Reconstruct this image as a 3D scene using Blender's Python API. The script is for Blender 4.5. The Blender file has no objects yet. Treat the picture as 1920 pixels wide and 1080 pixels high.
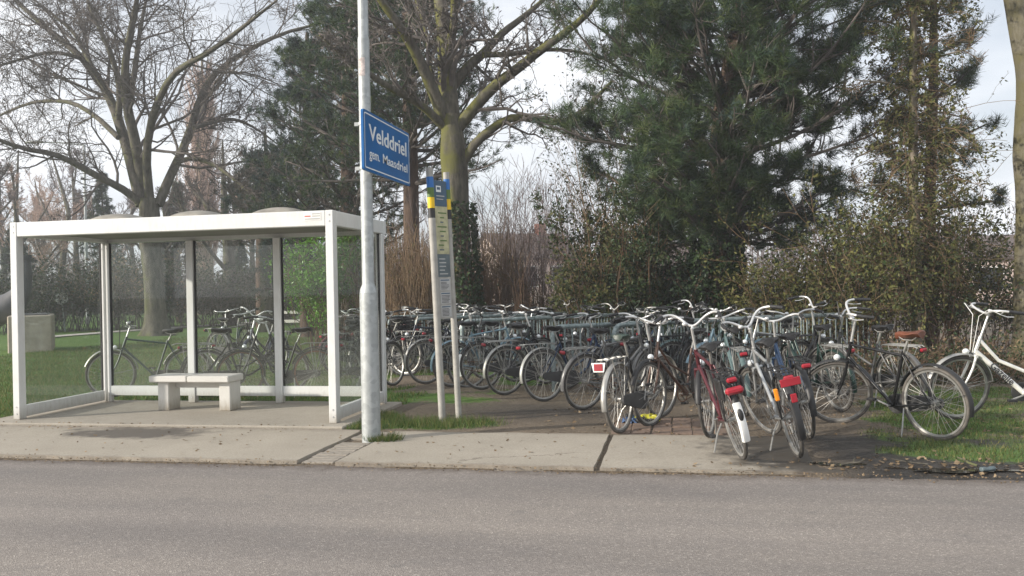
import bpy, math, random
import numpy as np
from mathutils import Matrix, Vector

random.seed(7)
rng = np.random.default_rng(11)
R_ = math.radians
sc = bpy.context.scene
col = sc.collection

# ------------------------------------------------------------------ camera
CAM_H, FPX = 1.5, 1600.0
YAW, ROLL = R_(11.0), R_(1.15)
FW = np.array([-math.sin(YAW), math.cos(YAW), 0.0])
RT = np.array([math.cos(YAW), math.sin(YAW), 0.0])
UP = np.array([0.0, 0.0, 1.0])
RC = math.cos(ROLL) * RT - math.sin(ROLL) * UP
UC = math.cos(ROLL) * UP + math.sin(ROLL) * RT
CC = np.array([0.0, 0.0, CAM_H])
cam_d = bpy.data.cameras.new('camera')
cam = bpy.data.objects.new('camera', cam_d)
col.objects.link(cam)
cam_d.sensor_width = 36.0
cam_d.lens = 36.0 * FPX / 1920.0
cam_d.clip_end = 3000.0
cam.matrix_world = Matrix(((RC[0], UC[0], -FW[0], CC[0]), (RC[1], UC[1], -FW[1], CC[1]),
                           (RC[2], UC[2], -FW[2], CC[2]), (0, 0, 0, 1)))
sc.camera = cam

# ------------------------------------------------------------------ world and sun
SUN_EL = R_(19.0)
SUN_DIR = np.array([-0.86 * math.cos(SUN_EL), -0.51 * math.cos(SUN_EL), math.sin(SUN_EL)])   # towards the sun
world = bpy.data.worlds.new('World')
sc.world = world
world.use_nodes = True
wn = world.node_tree
for n in list(wn.nodes):
    wn.nodes.remove(n)
def wnode(t, **kw):
    n = wn.nodes.new(t)
    for k, v in kw.items():
        setattr(n, k, v)
    return n
wo = wnode('ShaderNodeOutputWorld')
bg = wnode('ShaderNodeBackground')
bg.inputs['Strength'].default_value = 0.085
sky = wnode('ShaderNodeTexSky')
sky.sky_type = 'NISHITA'
sky.sun_disc = False
sky.sun_elevation = SUN_EL
sky.sun_rotation = math.atan2(SUN_DIR[0], SUN_DIR[1])
sky.air_density = 1.0
sky.dust_density = 1.5
tc = wnode('ShaderNodeTexCoord')
mp = wnode('ShaderNodeMapping')
mp.inputs['Scale'].default_value = (1.0, 1.0, 2.3)
mp.inputs['Location'].default_value = (0.6, 0.2, 0.3)
ns = wnode('ShaderNodeTexNoise')
ns.inputs['Scale'].default_value = 2.6
ns.inputs['Detail'].default_value = 7.0
ns.inputs['Roughness'].default_value = 0.55
cr = wnode('ShaderNodeValToRGB')
cr.color_ramp.elements[0].position = 0.30
cr.color_ramp.elements[0].color = (0.50, 0.50, 0.50, 1)
cr.color_ramp.elements[1].position = 0.58
cr.color_ramp.elements[1].color = (1, 1, 1, 1)
ns2 = wnode('ShaderNodeTexNoise')
ns2.inputs['Scale'].default_value = 5.0
ns2.inputs['Detail'].default_value = 6.0
cr2 = wnode('ShaderNodeValToRGB')
cr2.color_ramp.elements[0].position = 0.3
cr2.color_ramp.elements[0].color = (7.2, 7.6, 8.3, 1)
cr2.color_ramp.elements[1].position = 0.7
cr2.color_ramp.elements[1].color = (9.8, 10.0, 10.3, 1)
mx = wnode('ShaderNodeMix')
mx.data_type = 'RGBA'
wl = wn.links.new
wl(tc.outputs['Generated'], mp.inputs['Vector'])
wl(mp.outputs['Vector'], ns.inputs['Vector'])
wl(mp.outputs['Vector'], ns2.inputs['Vector'])
wl(ns.outputs['Fac'], cr.inputs['Fac'])
wl(ns2.outputs['Fac'], cr2.inputs['Fac'])
wl(cr.outputs['Color'], mx.inputs['Factor'])
wl(sky.outputs['Color'], mx.inputs['A'])
wl(cr2.outputs['Color'], mx.inputs['B'])
wl(mx.outputs['Result'], bg.inputs['Color'])
wl(bg.outputs['Background'], wo.inputs['Surface'])

sun_d = bpy.data.lights.new('sun', 'SUN')
sun_d.energy = 4.1
sun_d.angle = R_(1.5)
sun_d.color = (1.0, 0.92, 0.81)
sun = bpy.data.objects.new('sun', sun_d)
col.objects.link(sun)
sun.location = (-20, -12, 15)
sun.rotation_euler = Vector((-SUN_DIR[0], -SUN_DIR[1], -SUN_DIR[2])).to_track_quat('-Z', 'Y').to_euler()

sc.view_settings.view_transform = 'Standard'
sc.view_settings.look = 'None'
sc.view_settings.exposure = 0.6
sc.view_settings.gamma = 1.0
sc.view_settings.use_curve_mapping = False
sc.render.engine = 'CYCLES'
sc.cycles.max_bounces = 6
sc.cycles.transparent_max_bounces = 12

# ------------------------------------------------------------------ helpers
def ray(px, py):
    return FW + (px - 960) / FPX * RC + (540 - py) / FPX * UC
def G(px, py, z=0.0):
    v = ray(px, py)
    return CC + v * ((z - CAM_H) / v[2])
def W(px, py, D):
    return CC + ray(px, py) * D
def CD(xc, d, z=0.0):
    """place given as metres to the right of and in front of the viewpoint"""
    p = RT * xc + FW * d
    return np.array([p[0], p[1], z])
def base(px, D):
    p = W(px, 540, D)
    return np.array([p[0], p[1], 0.0])

def empty(name, loc=(0, 0, 0), rz=0.0):
    o = bpy.data.objects.new(name, None)
    o.empty_display_size = 0.2
    o.location = loc
    o.rotation_euler = (0, 0, rz)
    col.objects.link(o)
    return o
def tag(o, label, cat=None, group=None, kind=None):
    if label: o['label'] = label
    if cat: o['category'] = cat
    if group: o['group'] = group
    if kind: o['kind'] = kind
    return o

class MB:
    def __init__(s):
        s.V, s.F, s.n = [], [], 0
    def add(s, verts, faces, mi=0):
        verts = np.asarray(verts, float).reshape(-1, 3)
        faces = np.asarray(faces, np.int64)
        s.V.append(verts)
        s.F.append((faces + s.n, mi))
        s.n += len(verts)
        return s
    def box(s, a, b, mi=0, ch=0.0):
        (x0, y0, z0), (x1, y1, z1) = a, b
        if ch <= 0:
            v = [(x0,y0,z0),(x1,y0,z0),(x1,y1,z0),(x0,y1,z0),(x0,y0,z1),(x1,y0,z1),(x1,y1,z1),(x0,y1,z1)]
            return s.add(v, [(0,3,2,1),(4,5,6,7),(0,1,5,4),(1,2,6,5),(2,3,7,6),(3,0,4,7)], mi)
        c = ch
        v = []
        for (z, i) in ((z0, c), (z0 + c, 0), (z1 - c, 0), (z1, c)):
            X0, X1, Y0, Y1 = x0 + i, x1 - i, y0 + i, y1 - i
            v += [(X0 + (c if not i else 0), Y0, z), (X1 - (c if not i else 0), Y0, z),
                  (X1, Y0 + (c if not i else 0), z), (X1, Y1 - (c if not i else 0), z),
                  (X1 - (c if not i else 0), Y1, z), (X0 + (c if not i else 0), Y1, z),
                  (X0, Y1 - (c if not i else 0), z), (X0, Y0 + (c if not i else 0), z)]
        f = []
        for k in range(3):
            for j in range(8):
                q = (j + 1) % 8
                f.append((k*8+j, k*8+q, (k+1)*8+q, (k+1)*8+j))
        s.add(v, f, mi)
        s.V[-1] = s.V[-1]
        nb = s.n - 32
        s.F.append((np.array([[nb+7, nb+6, nb+1, nb+0], [nb+6, nb+5, nb+2, nb+1], [nb+5, nb+4, nb+3, nb+2]]), mi))
        s.F.append((np.array([[nb+24, nb+25, nb+30, nb+31], [nb+25, nb+26, nb+29, nb+30], [nb+26, nb+27, nb+28, nb+29]]), mi))
        return s
    def tubes(s, P, Rr, sides=6, caps=False, mi=0):
        """P (B,n,3) polylines, Rr (B,n) radii"""
        P = np.asarray(P, float); Rr = np.asarray(Rr, float)
        if P.ndim == 2: P = P[None]; Rr = Rr[None]
        B, n, _ = P.shape
        T = np.gradient(P, axis=1)
        T /= np.linalg.norm(T, axis=2, keepdims=True) + 1e-12
        D = P[:, -1] - P[:, 0]
        D /= np.linalg.norm(D, axis=1, keepdims=True) + 1e-12
        ax = np.zeros_like(D); ax[np.arange(B), np.abs(D).argmin(axis=1)] = 1
        rf = np.cross(D, ax); rf /= np.linalg.norm(rf, axis=1, keepdims=True) + 1e-12
        A = np.repeat(rf[:, None, :], n, 1)
        A = A - T * (A * T).sum(2, keepdims=True)
        nn = np.linalg.norm(A, axis=2, keepdims=True)
        A = A / (nn + 1e-9)
        Bn = np.cross(T, A)
        a = np.arange(sides) / sides * 2 * math.pi
        V = P[:, :, None, :] + Rr[:, :, None, None] * (A[:, :, None, :] * np.cos(a)[None, None, :, None] + Bn[:, :, None, :] * np.sin(a)[None, None, :, None])
        idx = np.arange(B * n * sides).reshape(B, n, sides)
        i0 = idx[:, :-1, :]; i1 = np.roll(idx, -1, 2)[:, :-1, :]
        i2 = np.roll(idx, -1, 2)[:, 1:, :]; i3 = idx[:, 1:, :]
        F = np.stack([i0, i1, i2, i3], -1).reshape(-1, 4)
        nb = s.n
        s.add(V.reshape(-1, 3), F, mi)
        if caps:
            for b in range(B):
                s.F.append((np.array([list(nb + idx[b, 0, ::-1])]), mi))
                s.F.append((np.array([list(nb + idx[b, -1, :])]), mi))
        return s
    def tube(s, pts, r, sides=8, caps=True, mi=0):
        pts = np.asarray(pts, float)
        if np.isscalar(r): r = np.full(len(pts), r)
        return s.tubes(pts, np.asarray(r), sides, caps, mi)
    def path_tube(s, pts, r, sides=8, caps=True, mi=0):
        """tube with carried frames for strongly bent paths"""
        pts = np.asarray(pts, float); n = len(pts)
        if np.isscalar(r): r = np.full(n, r)
        T = np.gradient(pts, axis=0); T /= np.linalg.norm(T, axis=1, keepdims=True)
        a = np.array([0, 0, 1.0]) if abs(T[0][2]) < 0.9 else np.array([1.0, 0, 0])
        A = np.cross(T[0], a); A /= np.linalg.norm(A)
        ang = np.arange(sides) / sides * 2 * math.pi
        V = []
        for i in range(n):
            A = A - T[i] * (A @ T[i]); A /= np.linalg.norm(A)
            Bv = np.cross(T[i], A)
            V.append(pts[i] + r[i] * (np.outer(np.cos(ang), A) + np.outer(np.sin(ang), Bv)))
        F = []
        for i in range(n - 1):
            for j in range(sides):
                q = (j + 1) % sides
                F.append((i*sides+j, i*sides+q, (i+1)*sides+q, (i+1)*sides+j))
        nb = s.n
        s.add(np.concatenate(V), F, mi)
        if caps:
            s.F.append((np.array([[nb + j for j in range(sides)][::-1]]), mi))
            s.F.append((np.array([[nb + (n-1)*sides + j for j in range(sides)]]), mi))
        return s
    def revolve_y(s, prof, c, segs=40, a0=0.0, a1=2*math.pi, mi=0, closed=True):
        """profile points (radius, y) swept round the y axis at centre c (a wheel)"""
        prof = np.asarray(prof, float); m = len(prof)
        full = abs(a1 - a0 - 2 * math.pi) < 1e-6
        k = segs if full else segs + 1
        a = a0 + (a1 - a0) * np.arange(k) / segs
        V = np.zeros((k, m, 3))
        V[:, :, 0] = c[0] + np.cos(a)[:, None] * prof[None, :, 0]
        V[:, :, 1] = c[1] + prof[None, :, 1]
        V[:, :, 2] = c[2] + np.sin(a)[:, None] * prof[None, :, 0]
        F = []
        for i in range(segs):
            i2 = (i + 1) % k
            for j in range(m if closed else m - 1):
                q = (j + 1) % m
                F.append((i*m+j, i2*m+j, i2*m+q, i*m+q))
        return s.add(V.reshape(-1, 3), F, mi)
    def ellipsoid(s, c, r, nu=12, nv=8, mi=0, M=None):
        V, F = [], []
        for i in range(nv + 1):
            t = math.pi * i / nv
            for j in range(nu):
                p = 2 * math.pi * j / nu
                V.append((r[0]*math.sin(t)*math.cos(p), r[1]*math.sin(t)*math.sin(p), r[2]*math.cos(t)))
        V = np.array(V)
        if M is not None: V = V @ np.asarray(M).T
        for i in range(nv):
            for j in range(nu):
                q = (j + 1) % nu
                F.append((i*nu+j, (i+1)*nu+j, (i+1)*nu+q, i*nu+q))
        return s.add(V + np.asarray(c), F, mi)
    def xform(s, fn):
        s.V = [fn(v) for v in s.V]
        return s
    def mesh(s, name, mats, smooth=False):
        me = bpy.data.meshes.new(name)
        V = np.concatenate(s.V) if s.V else np.zeros((0, 3))
        starts, loops, mi, tot = [], [], [], 0
        for F, m in s.F:
            k, w = F.shape
            starts.append(tot + np.arange(k) * w)
            loops.append(F.reshape(-1)); mi.append(np.broadcast_to(np.asarray(m, np.int32), (k,)))
            tot += k * w
        me.vertices.add(len(V)); me.vertices.foreach_set('co', V.astype(np.float32).ravel())
        if tot:
            L = np.concatenate(loops).astype(np.int32); S = np.concatenate(starts).astype(np.int32); M = np.concatenate(mi).astype(np.int32)
            me.loops.add(len(L)); me.loops.foreach_set('vertex_index', L)
            me.polygons.add(len(S)); me.polygons.foreach_set('loop_start', S)
            me.polygons.foreach_set('material_index', M)
            me.polygons.foreach_set('use_smooth', np.full(len(S), bool(smooth)))
        for m in (mats if isinstance(mats, (list, tuple)) else [mats]):
            me.materials.append(m)
        me.update(calc_edges=True)
        if smooth:
            try: me.set_sharp_from_angle(angle=R_(50))
            except Exception: pass
        return me
    def build(s, name, mats, parent=None, smooth=False, kind=None):
        o = bpy.data.objects.new(name, s.mesh(name, mats, smooth))
        col.objects.link(o)
        if parent: o.parent = parent
        if kind: o['kind'] = kind
        return o

def link_mesh(name, me, parent=None, loc=(0, 0, 0), rot=(0, 0, 0)):
    o = bpy.data.objects.new(name, me)
    col.objects.link(o)
    o.location = loc; o.rotation_euler = rot
    if parent: o.parent = parent
    return o

# ------------------------------------------------------------------ materials
def hexlin(r, g, b):
    f = lambda c: (c / 255 / 12.92) if c / 255 <= 0.04045 else ((c / 255 + 0.055) / 1.055) ** 2.4
    return (f(r), f(g), f(b), 1.0)
class NT:
    def __init__(s, name):
        s.m = bpy.data.materials.new(name); s.m.use_nodes = True
        s.t = s.m.node_tree; s.b = s.t.nodes['Principled BSDF']; s.out = s.t.nodes['Material Output']
        s.co = None
    def n(s, t, **kw):
        n = s.t.nodes.new(t)
        for k, v in kw.items():
            if k.startswith('i_'): n.inputs[k[2:]].default_value = v
            else: setattr(n, k, v)
        return n
    def l(s, a, b): s.t.links.new(a, b)
    def coord(s, kind='Object'):
        if s.co is None: s.co = s.n('ShaderNodeTexCoord')
        return s.co.outputs[kind]
    def pos(s): return s.n('ShaderNodeNewGeometry').outputs['Position']
    def noise(s, vec, scale, detail=4, rough=0.55, stretch=None):
        if stretch is not None:
            mpn = s.n('ShaderNodeMapping'); mpn.inputs['Scale'].default_value = stretch
            s.l(vec, mpn.inputs['Vector']); vec = mpn.outputs['Vector']
        n = s.n('ShaderNodeTexNoise'); n.inputs['Scale'].default_value = scale
        n.inputs['Detail'].default_value = detail; n.inputs['Roughness'].default_value = rough
        s.l(vec, n.inputs['Vector']); return n.outputs['Fac']
    def ramp(s, fac, stops, interp='LINEAR'):
        r = s.n('ShaderNodeValToRGB'); e = r.color_ramp.elements
        r.color_ramp.interpolation = interp
        while len(e) < len(stops): e.new(0.5)
        for q, (p, c) in zip(e, stops):
            q.position = p; q.color = c if len(c) == 4 else (*c, 1)
        s.l(fac, r.inputs['Fac']); return r.outputs['Color']
    def mix(s, fac, a, b, mode='MIX'):
        m = s.n('ShaderNodeMix'); m.data_type = 'RGBA'; m.blend_type = mode
        for sock, v in (('Factor', fac), ('A', a), ('B', b)):
            if hasattr(v, 'links'): s.l(v, m.inputs[sock])
            else: m.inputs[sock].default_value = v
        return m.outputs['Result']
    def math(s, op, a, b=0.0):
        m = s.n('ShaderNodeMath'); m.operation = op
        for i, v in ((0, a), (1, b)):
            if hasattr(v, 'links'): s.l(v, m.inputs[i])
            else: m.inputs[i].default_value = v
        return m.outputs[0]
    def bump(s, h, strength=0.3, dist=0.01):
        b = s.n('ShaderNodeBump'); b.inputs['Strength'].default_value = strength; b.inputs['Distance'].default_value = dist
        s.l(h, b.inputs['Height']); s.l(b.outputs['Normal'], s.b.inputs['Normal'])
    def col(s, c):
        if hasattr(c, 'links'): s.l(c, s.b.inputs['Base Color'])
        else: s.b.inputs['Base Color'].default_value = c
    def set(s, **kw):
        for k, v in kw.items():
            k = k.replace('_', ' ')
            if hasattr(v, 'links'): s.l(v, s.b.inputs[k])
            else: s.b.inputs[k].default_value = v
        return s
def g(v): return (v, v, v, 1)

def simple(name, c, rough=0.5, metal=0.0, var=0.15, scale=6.0, spec=0.5, bump=0.0):
    t = NT(name)
    nz = t.noise(t.coord(), scale, 5, 0.6)
    lo = tuple(max(0, x * (1 - var)) for x in c[:3]) + (1,)
    hi = tuple(min(1, x * (1 + var)) for x in c[:3]) + (1,)
    t.col(t.ramp(nz, [(0.3, lo), (0.7, hi)]))
    t.set(Roughness=t.math('ADD', t.math('MULTIPLY', nz, 0.25), max(0.05, rough - 0.12)), Metallic=metal, Specular_IOR_Level=spec)
    if bump: t.bump(nz, bump, 0.01)
    return t.m

def bark(name, c1, c2, moss=None, scale=1.0, moss_amt=0.5):
    t = NT(name)
    v = t.pos()
    a = t.noise(v, 9 * scale, 6, 0.65, (1, 1, 0.28))
    c = t.ramp(a, [(0.28, c1), (0.68, c2)])
    if moss:
        b = t.noise(v, 2.2, 5, 0.6)
        nrm = t.n('ShaderNodeNewGeometry').outputs['Normal']
        sep = t.n('ShaderNodeSeparateXYZ'); t.l(nrm, sep.inputs[0])
        side = t.math('MULTIPLY', sep.outputs['X'], -0.22)
        m = t.ramp(t.math('ADD', b, side), [(0.66 - moss_amt * 0.4, g(0)), (0.8 - moss_amt * 0.3, g(1))])
        c = t.mix(m, c, moss)
    t.col(c); t.set(Roughness=0.9, Specular_IOR_Level=0.2)
    t.bump(a, 0.7, 0.03)
    return t.m

def leafmat(name, c1, c2, rough=0.55, trans=0.25, scale=14.0):
    t = NT(name)
    a = t.noise(t.pos(), scale, 3, 0.6)
    b = t.noise(t.pos(), 0.9, 2, 0.5)
    c = t.ramp(t.math('ADD', t.math('MULTIPLY', a, 0.65), t.math('MULTIPLY', b, 0.35)), [(0.34, c1), (0.66, c2)])
    t.col(c); t.set(Roughness=rough, Specular_IOR_Level=0.25)
    if trans > 0:
        tr = t.n('ShaderNodeBsdfTranslucent'); t.l(c, tr.inputs['Color'])
        ms = t.n('ShaderNodeMixShader'); ms.inputs[0].default_value = trans
        t.l(t.b.outputs[0], ms.inputs[1]); t.l(tr.outputs[0], ms.inputs[2]); t.l(ms.outputs[0], t.out.inputs['Surface'])
    return t.m

M = {}
# asphalt
t = NT('asphalt'); v = t.pos()
vo = t.n('ShaderNodeTexVoronoi'); vo.inputs['Scale'].default_value = 120; t.l(v, vo.inputs['Vector'])
sepc = t.n('ShaderNodeSeparateColor'); t.l(vo.outputs['Color'], sepc.inputs[0])
stone = t.ramp(sepc.outputs[0], [(0.0, (0.165, 0.152, 0.142)), (0.5, (0.215, 0.198, 0.184)), (0.85, (0.265, 0.246, 0.228)), (0.96, (0.36, 0.335, 0.305)), (1.0, (0.48, 0.455, 0.415))])
nf = t.noise(v, 190, 3, 0.6)
c = t.mix(0.35, stone, t.ramp(nf, [(0.35, (0.13, 0.12, 0.112)), (0.68, (0.36, 0.335, 0.31))]))
band = t.noise(v, 0.9, 5, 0.6, (0.06, 1.0, 1))
c = t.mix(1.0, c, t.ramp(band, [(0.32, (0.90, 0.885, 0.88)), (0.68, (1.2, 1.165, 1.135))]), 'MULTIPLY')
big = t.noise(v, 0.55, 4, 0.6, (0.35, 1.2, 1))
c = t.mix(1.0, c, t.ramp(big, [(0.3, (0.8, 0.8, 0.82)), (0.7, (1.12, 1.1, 1.06))]), 'MULTIPLY')
blot = t.noise(v, 3.5, 4, 0.65)
c = t.mix(t.ramp(blot, [(0.58, g(0)), (0.75, g(0.5))]), c, (0.15, 0.142, 0.135, 1))
sy = t.n('ShaderNodeSeparateXYZ'); t.l(v, sy.inputs[0])
edge = t.math('ADD', sy.outputs['Y'], t.math('MULTIPLY', t.noise(v, 5, 5, 0.7), 0.5))
c = t.mix(t.ramp(t.math('SUBTRACT', edge, 6.2), [(0.70, g(0)), (0.92, g(0.65))]), c, (0.085, 0.068, 0.055, 1))
t.col(c); t.set(Roughness=0.88, Specular_IOR_Level=0.25)
t.bump(t.math('ADD', vo.outputs['Distance'], nf), 0.5, 0.006); M['asphalt'] = t.m
# concrete slabs with stains and two dark patches
t = NT('concrete_slab'); v = t.pos()
n1 = t.noise(v, 1.3, 6, 0.6); n2 = t.noise(v, 60, 4, 0.65); n3 = t.noise(v, 7, 6, 0.7)
c = t.ramp(n1, [(0.3, (0.275, 0.245, 0.20)), (0.7, (0.39, 0.352, 0.292))])
c = t.mix(0.5, c, t.ramp(n2, [(0.3, (0.215, 0.19, 0.152)), (0.7, (0.43, 0.388, 0.322))]))
c = t.mix(t.ramp(n3, [(0.58, g(0)), (0.75, g(0.4))]), c, (0.16, 0.13, 0.10, 1))
sx = t.n('ShaderNodeSeparateXYZ'); t.l(v, sx.inputs[0])
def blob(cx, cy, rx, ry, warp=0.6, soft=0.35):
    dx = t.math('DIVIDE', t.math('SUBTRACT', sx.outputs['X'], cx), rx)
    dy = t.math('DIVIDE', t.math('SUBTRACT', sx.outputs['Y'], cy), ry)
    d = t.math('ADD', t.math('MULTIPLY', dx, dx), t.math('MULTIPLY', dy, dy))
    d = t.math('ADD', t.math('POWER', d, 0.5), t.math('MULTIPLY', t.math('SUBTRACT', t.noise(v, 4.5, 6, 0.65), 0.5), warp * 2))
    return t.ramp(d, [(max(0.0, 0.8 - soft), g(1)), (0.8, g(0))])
dark1 = blob(-5.75, 8.2, 1.25, 0.55)  # left and right slab areas darkened by position, with ragged rims
dark2 = blob(1.95, 7.9, 2.25, 2.3, 0.30, 0.2)
c = t.mix(t.math('MULTIPLY', dark1, 0.9), c, (0.085, 0.075, 0.065, 1))
c = t.mix(t.math('MULTIPLY', dark2, 0.9), c, (0.05, 0.044, 0.038, 1))
ck = t.math('ADD', t.math('SUBTRACT', sx.outputs['Y'], t.math('MULTIPLY', t.math('ADD', sx.outputs['X'], 1.6), 0.42)), t.math('MULTIPLY', t.noise(v, 3.0, 6, 0.7), 0.45))
ck = t.math('ABSOLUTE', t.math('SUBTRACT', ck, 7.45))
xm = t.ramp(t.math('MULTIPLY', t.math('ADD', sx.outputs['X'], 3.0), 0.25), [(0.27, g(0)), (0.30, g(1)), (0.52, g(1)), (0.56, g(0))])
c = t.mix(t.math('MULTIPLY', xm, t.ramp(ck, [(0.004, g(0.75)), (0.012, g(0))])), c, (0.08, 0.065, 0.05, 1))
drt = t.ramp(t.math('ADD', t.math('SUBTRACT', sx.outputs['Y'], 7.85), t.math('MULTIPLY', n3, 0.35)), [(0.72, g(0)), (1.0, g(0.75))])
c = t.mix(drt, c, (0.15, 0.12, 0.095, 1))
drt2 = t.ramp(t.math('ADD', t.math('SUBTRACT', 7.55, sx.outputs['Y']), t.math('MULTIPLY', n3, 0.3)), [(0.68, g(0)), (0.85, g(0.7))])
c = t.mix(drt2, c, (0.17, 0.14, 0.115, 1))
t.col(c); t.set(Roughness=t.mix(dark2, g(0.9), g(0.45)), Specular_IOR_Level=0.3)
t.bump(t.math('ADD', t.math('MULTIPLY', n3, 0.6), t.math('MULTIPLY', n2, 0.4)), 0.35, 0.012); M['slab'] = t.m
t = NT('shelter_concrete'); v = t.pos()
n1 = t.noise(v, 1.5, 6, 0.65); n2 = t.noise(v, 55, 4, 0.65); n3 = t.noise(v, 8, 6, 0.7)
c = t.mix(0.45, t.ramp(n1, [(0.3, (0.25, 0.225, 0.185)), (0.7, (0.38, 0.345, 0.29))]), t.ramp(n2, [(0.3, (0.22, 0.195, 0.16)), (0.7, (0.42, 0.385, 0.33))]))
c = t.mix(t.ramp(n3, [(0.58, g(0)), (0.78, g(0.5))]), c, (0.15, 0.125, 0.10, 1))
t.col(c); t.set(Roughness=0.9, Specular_IOR_Level=0.25); t.bump(t.math('ADD', n2, n3), 0.3, 0.01); M['floor'] = t.m
# ground: soil / grass by mask
t = NT('soil_and_grass'); v = t.pos()
at = t.n('ShaderNodeAttribute'); at.attribute_name = 'grass'
am = t.n('ShaderNodeAttribute'); am.attribute_name = 'mud'
n1 = t.noise(v, 2.2, 6, 0.65); n2 = t.noise(v, 25, 6, 0.7); n3 = t.noise(v, 0.5, 3, 0.5); n4 = t.noise(v, 110, 3, 0.7)
soil = t.ramp(n1, [(0.28, (0.075, 0.06, 0.044)), (0.55, (0.16, 0.128, 0.092)), (0.75, (0.235, 0.19, 0.14))])
soil = t.mix(0.55, soil, t.ramp(n2, [(0.3, (0.06, 0.047, 0.035)), (0.7, (0.28, 0.225, 0.165))]))
mud = t.ramp(n1, [(0.3, (0.026, 0.024, 0.022)), (0.7, (0.06, 0.053, 0.046))])
soil = t.mix(am.outputs['Fac'], soil, mud)
grs = t.ramp(n2, [(0.25, (0.042, 0.085, 0.014)), (0.6, (0.095, 0.19, 0.03)), (0.8, (0.17, 0.27, 0.06))])
grs = t.mix(t.ramp(n3, [(0.35, g(0)), (0.7, g(0.55))]), grs, (0.13, 0.2, 0.035, 1))
grs = t.mix(t.ramp(n4, [(0.35, g(0.35)), (0.6, g(0))]), grs, (0.03, 0.055, 0.012, 1))
k = t.math('ADD', at.outputs['Fac'], t.math('MULTIPLY', t.math('SUBTRACT', t.noise(v, 9, 6, 0.75), 0.5), 0.9))
c = t.mix(t.ramp(k, [(0.42, g(0)), (0.6, g(1))]), soil, grs)
t.col(c)
wetr = t.ramp(t.math('MULTIPLY', am.outputs['Fac'], t.ramp(n1, [(0.35, g(1.0)), (0.6, g(0.35))])), [(0.2, g(0.92)), (0.85, g(0.28))])
t.set(Roughness=wetr, Specular_IOR_Level=0.3)
t.bump(t.math('ADD', n1, n2), 0.7, 0.05); M['ground'] = t.m

M['grass_a'] = leafmat('grass_blade', (0.045, 0.085, 0.018, 1), (0.10, 0.17, 0.038, 1), 0.6, 0.3, 5)
M['grass_b'] = leafmat('grass_blade_dry', (0.14, 0.15, 0.05, 1), (0.24, 0.22, 0.09, 1), 0.7, 0.3, 5)
M['grass_dull'] = leafmat('worn_grass_blade', (0.042, 0.066, 0.02, 1), (0.095, 0.125, 0.04, 1), 0.65, 0.3, 5)
M['deadleaf'] = leafmat('dead_leaf', (0.10, 0.065, 0.035, 1), (0.33, 0.25, 0.16, 1), 0.8, 0.15, 9)
# metal and paint
def paint_white(name, c, dirt):
    t = NT(name); v = t.pos()
    a = t.noise(v, 3, 6, 0.65); b = t.noise(v, 26, 5, 0.7, (1, 1, 0.25))
    sp = t.n('ShaderNodeSeparateXYZ'); t.l(v, sp.inputs[0])
    cc = t.mix(t.ramp(b, [(0.5, g(0)), (0.8, g(0.35 * dirt))]), c, (0.42, 0.41, 0.36, 1))
    cc = t.mix(t.ramp(a, [(0.45, g(0)), (0.8, g(0.4 * dirt))]), cc, (0.5, 0.5, 0.45, 1))
    low = t.math('ADD', sp.outputs['Z'], t.math('MULTIPLY', b, 0.25))
    cc = t.mix(t.ramp(low, [(0.14, g(0.85 * dirt)), (0.34, g(0))]), cc, (0.24, 0.2, 0.14, 1))
    t.col(cc); t.set(Roughness=0.42); return t.m
M['white_frame'] = paint_white('white_coated_aluminium', (0.68, 0.69, 0.68, 1), 0.9)
M['bench_concrete'] = paint_white('pale_concrete', (0.6, 0.59, 0.555, 1), 1.1)
M['rubber'] = simple('black_rubber', (0.02, 0.02, 0.02), 0.7, var=0.3)
M['ceiling'] = simple('roof_underside', (0.24, 0.235, 0.215), 0.7, var=0.2, scale=3)
M['dome'] = simple('weathered_skylight', (0.25, 0.23, 0.19), 0.55, var=0.35, scale=5)
def galv(name, c1, c2, rough, metal, sc_=4):
    t = NT(name); v = t.pos()
    vo = t.n('ShaderNodeTexVoronoi'); vo.inputs['Scale'].default_value = 22; t.l(v, vo.inputs['Vector'])
    sc2 = t.n('ShaderNodeSeparateColor'); t.l(vo.outputs['Color'], sc2.inputs[0])
    a = t.noise(v, sc_, 6, 0.7, (1, 1, 0.5))
    f = t.math('ADD', t.math('MULTIPLY', sc2.outputs[0], 0.3), t.math('MULTIPLY', a, 0.7))
    t.col(t.ramp(f, [(0.3, c1), (0.72, c2)]))
    t.set(Metallic=metal, Roughness=t.math('ADD', t.math('MULTIPLY', a, 0.3), rough - 0.12)); t.bump(a, 0.15, 0.004); return t.m
M['galv'] = galv('galvanised_steel', (0.30, 0.32, 0.32, 1), (0.45, 0.475, 0.475, 1), 0.5, 0.35)
M['rack'] = galv('weathered_rack_steel', (0.14, 0.18, 0.18, 1), (0.33, 0.385, 0.38, 1), 0.5, 0.3, 7)
M['pole_grey'] = simple('grey_painted_post', (0.34, 0.33, 0.30), 0.5, var=0.18, scale=8)
M['sign_blue'] = simple('blue_sign_face', (0.006, 0.115, 0.34), 0.32, var=0.12, scale=2.5)
M['sign_back'] = simple('bare_aluminium', (0.6, 0.6, 0.6), 0.4, 0.8)
M['white_print'] = simple('white_print', (0.78, 0.8, 0.8), 0.45, var=0.05)
M['band_blue'] = simple('blue_band', (0.02, 0.14, 0.42), 0.45)
M['band_green'] = simple('green_band', (0.09, 0.16, 0.035), 0.5)
M['band_yellow'] = simple('yellow_band', (0.8, 0.52, 0.01), 0.45, var=0.1)
M['band_black'] = simple('black_band', (0.015, 0.015, 0.015), 0.5)
M['panel_blue'] = simple('blue_panel', (0.035, 0.085, 0.14), 0.4)
M['panel_poster'] = simple('faded_poster', (0.42, 0.40, 0.24), 0.5, var=0.35, scale=9)
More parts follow.
